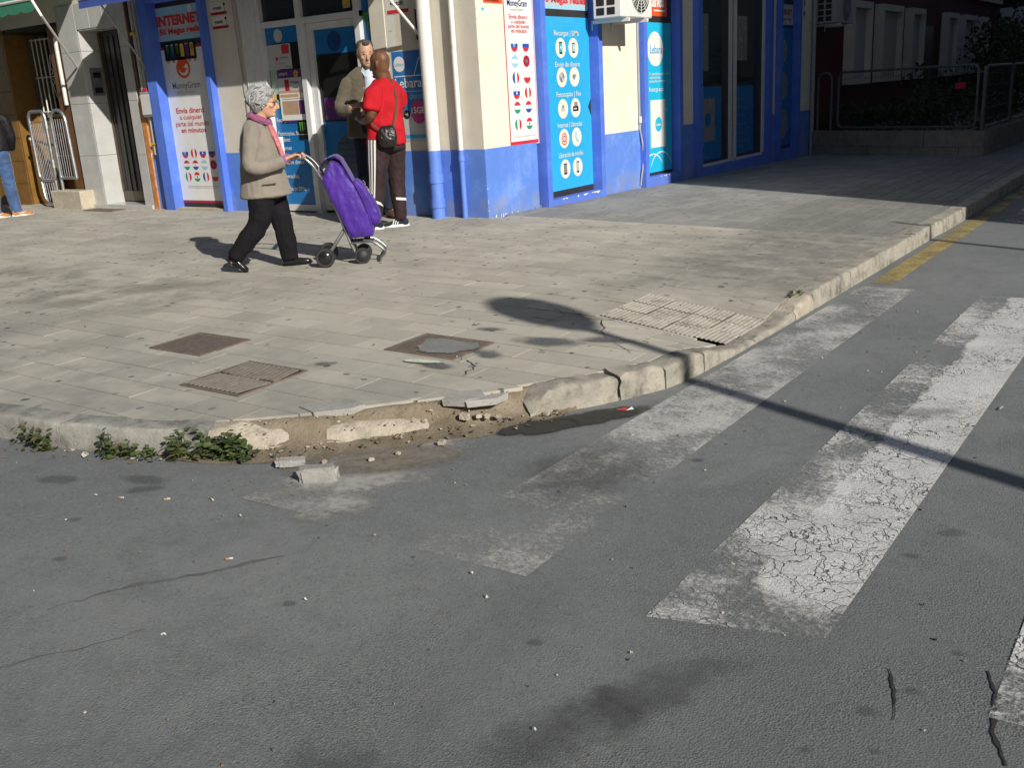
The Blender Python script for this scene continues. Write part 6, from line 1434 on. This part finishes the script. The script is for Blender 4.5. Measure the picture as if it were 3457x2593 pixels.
shoe('shoe', su, (.055,.09,-.02), (.15,-.17,-.02), M_BSH, C_BLK, (0,0,1), .085, .045); shoe('shoe', su, (-.155,.09,-.02), (-.13,-.18,-.02), M_BSH, C_BLK, (0,0,1), .085, .045)
ph = bx('phone', M_BLACK, None, -.13,-.05,-.365,-.285,1.215,1.228, bev=.004); ph.location = (SX,SY,.03); ph.rotation_euler = (0,0,SR); ph.scale = (1.065,1.065,1.07); tag(ph, 'dark phone held in both hands by the person in the blazer', 'phone')
# ------------------------------------------------------------------ person cut off by the left edge
QX, QY, QR = -8.22, -1.16, R(60)
C_JEANB = m_cloth('blue_jeans', (.050,.095,.21), .25); C_BJ = m_cloth('black_jacket', (.010,.009,.011), .3, rough=.6, sheen=0); M_ORS = pm('orange_suede', (.44,.17,.035), .8, .15, 20)
qp = thing('person', (QX,QY,gz(QX,QY)), 'person in a black jacket, blue jeans and orange sneakers at the left edge', 'person', None, QR)
B = Body(); head(B, (.02,.0,1.74), (-.25,.95,-.1), .25, .16, .20); B.loft([(.02,0,1.48),(.02,0,1.64)], [.065,.06], n=14); B.loft([(.02,0,.95),(.02,0,1.4),(.02,0,1.52)], [(.15,.1),(.16,.1),(.07,.07)], n=16)
for s in (-1,1): B.loft([(.02+.17*s,0,1.46),(.02+.22*s,0,1.38),(.02+.25*s,.03,1.15),(.02+.22*s,.14,.98),(.02+.19*s,.20,.95)], [.05,.05,.042,.034,.028], n=12); hand(B, (.02+.185*s,.21,.945), (-.2*s,.8,-.4), (s,.2,.3), (0,.4,1), .7); B.loft([(.02+.09*s,0,.95),(.02+.10*s,.0,.5),(.02+.12*s,0,.1)], [.08,.055,.04], n=12)
B.build('body', S_SUIT, qp, .008, 4); H = Body(); H.ball((.02,-.015,1.80),(.09,.10,.085)); H.build('hair', C_SALT, qp, .008, 1)
J = Body(); J.loft([(.02,0,.98),(.02,0,1.1),(.02,0,1.3),(.02,0,1.44),(.02,0,1.52)], [(.205,.15),(.205,.15),(.205,.14),(.185,.12),(.09,.08)], n=24, sq=2.3, cap=.12)
for s in (-1,1): J.loft([(.02+.16*s,0,1.46),(.02+.215*s,0,1.40),(.02+.245*s,0,1.25),(.02+.255*s,.03,1.13),(.02+.23*s,.13,.99)], [.06,.075,.068,.064,.052], m=5, n=16, cap=.12)
J.build('jacket', C_BJ, qp, .008, 4, [(.007,(9,9,9),3.0)])
T = Body(); T.loft([(.02,0,.90),(.02,0,1.0)], [(.185,.135),(.18,.13)], n=20, cap=.3)
for s in (-1,1): T.loft([(.02+.09*s,0,.93),(.02+.10*s,.0,.72),(.02+.115*s,.0,.48),(.02+.13*s,0,.25),(.02+.145*s,0,.07)], [(.105,.115),(.10,.105),(.085,.088),(.078,.08),(.072,.075)], n=18, cap=.12)
T.build('jeans', C_JEANB, qp, .008, 4, [(.009,(8,8,10),3.0),(.004,(22,22,16),3.0)])
for x, h_, t_ in ((.165,(.10,-.04,0),(.38,.03,0)),(-.12,(-.20,-.06,0),(.06,.0,0))):
    so_ = shoe('sneaker', qp, h_, t_, M_ORS, I_WHITE, (0,0,1), .095, .047, sole_h=.032)
    h2 = np.array(h_, float); d2_ = np.array(t_)-h2; sdv = -np.cross((0,0,1), d2_/np.linalg.norm(d2_)); mk = MB()
    mk.tube([tuple(h2+d2_*f+sdv*(.046-.1*abs(z-.045))+np.array((0,0,z))) for f, z in ((.20,.062),(.36,.045),(.5,.05),(.68,.068))], [.003,.006,.005,.002], 6); mk.build('shoe_mark', I_WHITE, so_, True, local=True)
# ================================================================== COVERS, WEEDS, LITTER
M_IRON = pm('rusty_iron', (.155,.120,.095), .75, .25, 25, grime=(.09,.075,.06), gscale=12, gamt=.6, bump=.3, bscale=120)
M_IRONG = pm('grey_iron', (.20,.175,.150), .6, .15, 25, grime=(.10,.09,.08), gscale=14, gamt=.5)
def gplane(x, y, off): return gz(x,y)+off
def cover(x0, x1, y0, y1, label, kind):
    cx, cy = (x0+x1)/2, (y0+y1)/2; z = gz(cx,cy)
    t = thing('manhole_cover', (cx,cy,z), label, 'manhole cover')
    def slab(nm, a, b, c, d_, h0, h1, mat):
        m = MB(); V = [(x,y,gz(x,y)+h) for h in (h0,h1) for y in (c,d_) for x in (a,b)]; m.add(V,[(0,2,3,1),(4,5,7,6),(0,1,5,4),(2,6,7,3),(0,4,6,2),(1,3,7,5)]); return m.build(nm, mat, t)
    slab('plate', x0,x1,y0,y1,-.02,.0055,M_IRON if kind != 'herring' else M_BLACK)
    f = MB()
    for a,b,c,d_ in ((x0-.018,x1+.018,y0-.018,y0),(x0-.018,x1+.018,y1,y1+.018),(x0-.018,x0,y0,y1),(x1,x1+.018,y0,y1)):
        V = [(x,y,gz(x,y)+h) for h in (-.02,.0075) for y in (c,d_) for x in (a,b)]; f.add(V,[(0,2,3,1),(4,5,7,6),(0,1,5,4),(2,6,7,3),(0,4,6,2),(1,3,7,5)])
    f.build('frame', M_IRON, t)
    if kind == 'herring':
        n = 12
        for j in range(2):
            for k in range(n):
                w = (x1-x0)/n; a = x0+k*w+.005; b = x0+(k+1)*w-.009; c = y0+.008 if j == 0 else (y0+y1)/2+.012; d_ = (y0+y1)/2-.012 if j == 0 else y1-.008
                sk = .05*(1 if j == 0 else -1); m = MB()
                V = []
                for h in (.002,.0125):
                    for (xx,yy) in ((max(x0,min(x1,a-sk*.5)),c),(max(x0,min(x1,b-sk*.5)),c),(max(x0,min(x1,b+sk*.5)),d_),(max(x0,min(x1,a+sk*.5)),d_)): V.append((xx,yy,gz(xx,yy)+h))
                m.add(V,[(0,1,2,3)[::-1],(4,5,6,7),(0,1,5,4),(1,2,6,5),(2,3,7,6),(3,0,4,7)]); m.build('rib', M_IRONG, t)
        slab('centre_bar', x0+.12,x1-.12,(y0+y1)/2-.010,(y0+y1)/2+.010,.002,.013,M_IRONG)
    else:
        r = MB(); n = 16
        for i in range(n):
            for j in range(n):
                a = x0+.012+(x1-x0-.024)*i/n; c = y0+.012+(y1-y0-.024)*j/n; w = (x1-x0-.024)/n*.55; hh = (y1-y0-.024)/n*.55
                r.add([(a,c,gz(a,c)+.009),(a+w,c,gz(a,c)+.009),(a+w,c+hh,gz(a,c)+.009),(a,c+hh,gz(a,c)+.009)],[(0,1,2,3)])
        o = r.build('studs', M_IRONG, t); o['kind'] = 'stuff'
    if kind == 'cement':
        V = []; n = 24
        for k in range(n):
            a = 2*math.pi*k/n; rr = 1+.12*math.sin(3*a)+.08*math.sin(7*a+1); x = cx+.05+(x1-x0)*.38*rr*math.copysign(abs(math.cos(a))**.7,math.cos(a)); y = cy-.0+(y1-y0)*.38*rr*math.copysign(abs(math.sin(a))**.7,math.sin(a)); V.append((x,y,gz(x,y)+.012))
        MB().add(V,[tuple(range(n))]).build('cement_skin', m_conc('cement_skin',(.18,.185,.18),(.23,.235,.225),(.12,.12,.115),.5,8), t)
    return t
cover(1.22,1.70,-5.36,-4.99,'rusty brown studded cover, the farthest left of the three in the pavement','plain')
cover(2.14,2.60,-5.82,-5.35,'herringbone ribbed iron cover nearest the kerb','herring')
cover(2.74,3.24,-4.79,-4.42,'iron cover smeared with grey cement beside the lamp shadow','cement')
o = bx('door_mat_grating', M_IRON, None, -7.35,-6.6,-.42,-.18,gz(-7,-.3)-.02,gz(-7,-.3)+.012); tag(o, 'dark flat grating in the ground before the marble doorway', 'grating')
# ---- weeds rooted in the gutter
def weed(x, y, n, rx, h, size, seed, label, red=.25):
    rs = np.random.RandomState(seed); t = thing('weed', (x,y,RZ), label, 'weed', 'weeds along the kerb foot')
    VG, FG, VR, FR = [], [], [], []; st_ = MB()
    ang0 = math.radians(22)
    for s in range(max(3, n//14)):
        bxp = rs.uniform(-.6,.6)*rx; hh = h*rs.uniform(.55,1)*(1-.5*abs(bxp)/rx); tipx = bxp+rs.uniform(-.4,.4)*rx; tipy = rs.uniform(-.06,.0)
        st_.tube([(x+bxp*math.cos(ang0), y+bxp*math.sin(ang0), RZ), (x+tipx*math.cos(ang0), y+tipx*math.sin(ang0)+tipy, RZ+hh)], [.004,.002], 5)
        for k in range(14):
            f = rs.uniform(.15,1.05); p = np.array([x+(bxp+(tipx-bxp)*f)*math.cos(ang0), y+(bxp+(tipx-bxp)*f)*math.sin(ang0)+tipy*f, RZ+hh*f])
            p = p+np.array([rs.normal(0,.018), rs.normal(-.012,.018), rs.normal(0,.012)]); p[2] = max(p[2], RZ+.008)
            a = rs.normal(size=3); a[2] = abs(a[2])*.35-.15; a /= np.linalg.norm(a); nn_ = np.array([rs.normal(0,.4), -.5+rs.normal(0,.3), 1.0]); b = np.cross(nn_, a); b /= np.linalg.norm(b)+1e-9; nn_ = np.cross(a,b)
            L = size*rs.uniform(.6,1.25); V, Fc = (VR,FR) if rs.rand() < red else (VG,FG); q = len(V)
            V += [tuple(p), tuple(p+a*L*.35+b*L*.36+nn_*L*.05), tuple(p+a*L*.75+b*L*.24+nn_*L*.02), tuple(p+a*L*1.05-nn_*L*.10), tuple(p+a*L*.75-b*L*.24+nn_*L*.02), tuple(p+a*L*.35-b*L*.36+nn_*L*.05), tuple(p+a*L*.5-nn_*L*.04)]
            Fc += [(q,q+1,q+6),(q+1,q+2,q+6),(q+2,q+3,q+6),(q+3,q+4,q+6),(q+4,q+5,q+6),(q+5,q,q+6)]
    MB().add(VG,FG).build('leaves', M_LEAF, t); 
    if VR: MB().add(VR,FR).build('dry_leaves', M_LEAFR, t)
    st_.build('stems', M_LEAFR, t); return t
weed(1.96,-6.60,60,.08,.17,.036,1,'small reddish weed leftmost along the kerb foot',.45); weed(2.07,-6.585,26,.06,.09,.032,2,'low sprig beside the leftmost weed',.5)
weed(2.47,-6.485,95,.12,.15,.038,3,'sprawling green weed under the long kerb stone',.25); weed(2.62,-6.42,20,.04,.06,.026,4,'tiny green tuft between the two larger weeds',.1)
weed(2.83,-6.35,100,.09,.16,.036,5,'upright weed left of the thick leafy clump',.35); weed(3.02,-6.25,330,.15,.17,.040,6,'thick leafy green weed clump below the pale broken kerb',.10)
mo = thing('moss_tuft', (4.38,-2.32,gz(4.38,-2.32)), 'tuft of moss growing behind the broken kerb by the crossing', 'moss'); V, Fc = leaf_cloud(70,(4.38,-2.32,gz(4.38,-2.32)+.01),(.06,.09,.02),.014,9); MB().add(V,Fc).build('leaves', M_LEAF, mo)
# crumbs, dry leaves and grit too small to count
rs = np.random.RandomState(5); V, Fc, Mi = [], [], []
def scrap(x, y, z, s, mi, th=.004):
    a = rs.uniform(0,6.28); q = len(V); ca, sa_ = math.cos(a), math.sin(a); w = s*rs.uniform(.35,.9)
    for dz in (0,th):
        for u, v in ((-s,-w),(s,-w*.7),(s*.8,w),(-s*.9,w*.8)): V.append((x+u*ca-v*sa_, y+u*sa_+v*ca, z+dz+rs.uniform(0,.003)))
    Fc.extend([(q+4,q+5,q+6,q+7),(q,q+1,q+5,q+4),(q+1,q+2,q+6,q+5),(q+2,q+3,q+7,q+6),(q+3,q,q+4,q+7)]); Mi.extend([mi]*5)
for k in range(180):
    s = rs.uniform(arc_of(1.7,-6.6), arc_of(4.1,-5.0)); c, w = at_arc(s); o_ = -abs(rs.normal(0,.07)); 
    scrap(c[0]+w[0]*o_, c[1]+w[1]*o_, RZ+.004 if c[0] < 2.6 else RZ+.016*(1+o_/.3)+.006, rs.uniform(.004,.014), rs.choice([0,1,2,3],p=[.4,.25,.2,.15]))
for k in range(70):
    s = rs.uniform(arc_of(3.0,-6.2), arc_of(4.0,-5.1)); c, w = at_arc(s); o_ = rs.uniform(.0,.2); scrap(c[0]+w[0]*o_, c[1]+w[1]*o_, RZ+.075 if o_ < .08 else gz(c[0]+w[0]*o_, c[1]+w[1]*o_)-.014, rs.uniform(.003,.008), rs.choice([2,3]))
for k in range(420):
    x, y = rs.uniform(1.6,7), rs.uniform(-8.2,-1.5)
    if not inside(x,y,-.1): scrap(x, y, RZ+.003, rs.uniform(.002,.006), rs.choice([1,2,3],p=[.4,.3,.3]))
for k in range(140):
    x, y = rs.uniform(-6,4.2), rs.uniform(-6,-.3)
    if inside(x,y,.2): scrap(x, y, gz(x,y)+.006, rs.uniform(.003,.008), rs.choice([0,2,3]))
me = mesh('grit', V, Fc, [pm('dry_leaf_bits',(.17,.11,.055),.8), pm('dark_grit',(.09,.085,.08),.9), pm('pale_grit',(.42,.38,.32),.9), pm('brown_grit',(.20,.15,.10),.9)], Mi)
go = link('grit', me); tag(go, 'fine grit and dry leaf crumbs strewn along the gutter', None, None, 'stuff')
M_PAPER = pm('paper', (.48,.48,.46), .8, .06, 20); M_FILT = pm('filter_tip', (.36,.22,.10), .8, .15, 30); M_CUP = pm('cup_pink', (.55,.45,.42), .7)
def butt(x, y, z, a, label, L=.028):
    t = thing('cigarette_butt', (x,y,z), label, 'cigarette butt', 'cigarette butts on the ground'); ca, sa_ = math.cos(a), math.sin(a)
    MB().tube([(x-ca*L*.5,y-sa_*L*.5,z+.005),(x,y,z+.005)], .0042, 7).build('filter', M_FILT, t, True); MB().tube([(x,y,z+.005),(x+ca*L*.45,y+sa_*L*.45,z+.005)], .0040, 7).build('paper_end', M_PAPER, t, True)
def gpt(u, v, z=RZ):     # a point of the road seen at photo pixel (u,v)
    d = CF+CR*((u-W_PX/2)/F_PX)-CU*((v-H_PX/2)/F_PX); k = (z-CAM[2])/d[2]; return CAM+d*k
for i, (u, v, a, lab) in enumerate([(410,1685,.3,'cigarette butt on the asphalt below the weeds, leftmost of three'),(565,1690,.9,'cigarette butt on the asphalt below the weeds, middle of three'),(716,1690,-.3,'cigarette butt on the asphalt below the weeds, right of the other two'),(776,1892,.8,'lone tan cigarette butt on open asphalt'),(620,1552,.1,'cigarette butt at the foot of the upright weed'),(545,1540,.5,'cigarette butt in the gutter between the weeds')]):
    p = gpt(u,v); butt(p[0],p[1],RZ+.002,a,lab)
butt(3.30,-5.80,RZ+.085,.7,'orange cigarette butt on the earth under the broken slab'); butt(3.62,-5.47,RZ+.09,.5,'cigarette butt with white end in the earth by the cracked slab')
def paper(u, v, s, lab, mat=M_PAPER, z=RZ, k=0):
    p = gpt(u,v,z); r_ = random.Random(k*7+3); n = 9; V = [(s*r_.uniform(.5,1)*math.cos(2*math.pi*i/n), s*.6*r_.uniform(.5,1)*math.sin(2*math.pi*i/n), r_.uniform(.001,.010)) for i in range(n)]+[(0,0,.012)]
    o = link('paper_scrap', mesh('paper_scrap', V, [(i,(i+1)%n,n) for i in range(n)], mat)); o.location = (p[0],p[1],z+.003); o.rotation_euler = (0,0,r_.uniform(0,6)); return tag(o, lab, 'paper scrap', 'paper scraps on the ground')
for k, (u, v, s, lab) in enumerate([(224,1762,.012,'paper scrap on the asphalt at the far left'),(325,1678,.010,'paper scrap just below the dark oil spot'),(812,1748,.010,'paper scrap left of the cement splashes'),(1594,1942,.013,'white paper scrap below the faded stripe'),(1643,2022,.010,'tiny paper scrap under the larger white one'),(1805,2472,.011,'white paper scrap near the bottom edge'),(1032,2030,.010,'pale scrap in the middle of the open asphalt'),(555,2150,.011,'pale scrap on the lower left asphalt')]): paper(u,v,s,lab,k=k)
paper(2470,1098,.016,'white scrap on the ribbed slabs',z=-.17,k=11); paper(2560,1098,.014,'white scrap at the edge of the ribbed slabs',z=-.19,k=12)
rw = thing('wrapper', tuple(gpt(2105,1387)), 'crumpled red and white wrapper in the damp gutter', 'wrapper'); p = gpt(2105,1387)
MB().add([(p[0]-.04,p[1]-.02,RZ+.006),(p[0],p[1]+.015,RZ+.014),(p[0]+.03,p[1]+.01,RZ+.006),(p[0]-.01,p[1]-.03,RZ+.012)],[(0,3,1),(1,3,2)]).build('red_part', I_RED, rw); MB().add([(p[0]+.02,p[1]-.01,RZ+.008),(p[0]+.05,p[1]+.02,RZ+.010),(p[0]+.03,p[1]+.035,RZ+.016)],[(0,1,2)]).build('white_part', I_WHITE, rw)
p = gpt(295,1543); cp = MB().lathe([(.0,0),(.010,0),(.014,.024),(.012,.024),(.009,.003)], (0,0,0), 'z', 12); o = cp.build('paper_cup', M_PAPER); o.location = (p[0],p[1],RZ+.014); o.rotation_euler = (1.2,.3,.4); tag(o, 'crushed white paper cup end in the gutter between two weeds', 'cup')
p = gpt(3378,1383); tw = MB().tube([(p[0]-.004,p[1]-.02,RZ+.008),(p[0]+.004,p[1]+.03,RZ+.008)], .004, 6).build('twig', M_GREYP); tag(tw, 'short grey twig on the asphalt right of the cracked stripe', 'twig')
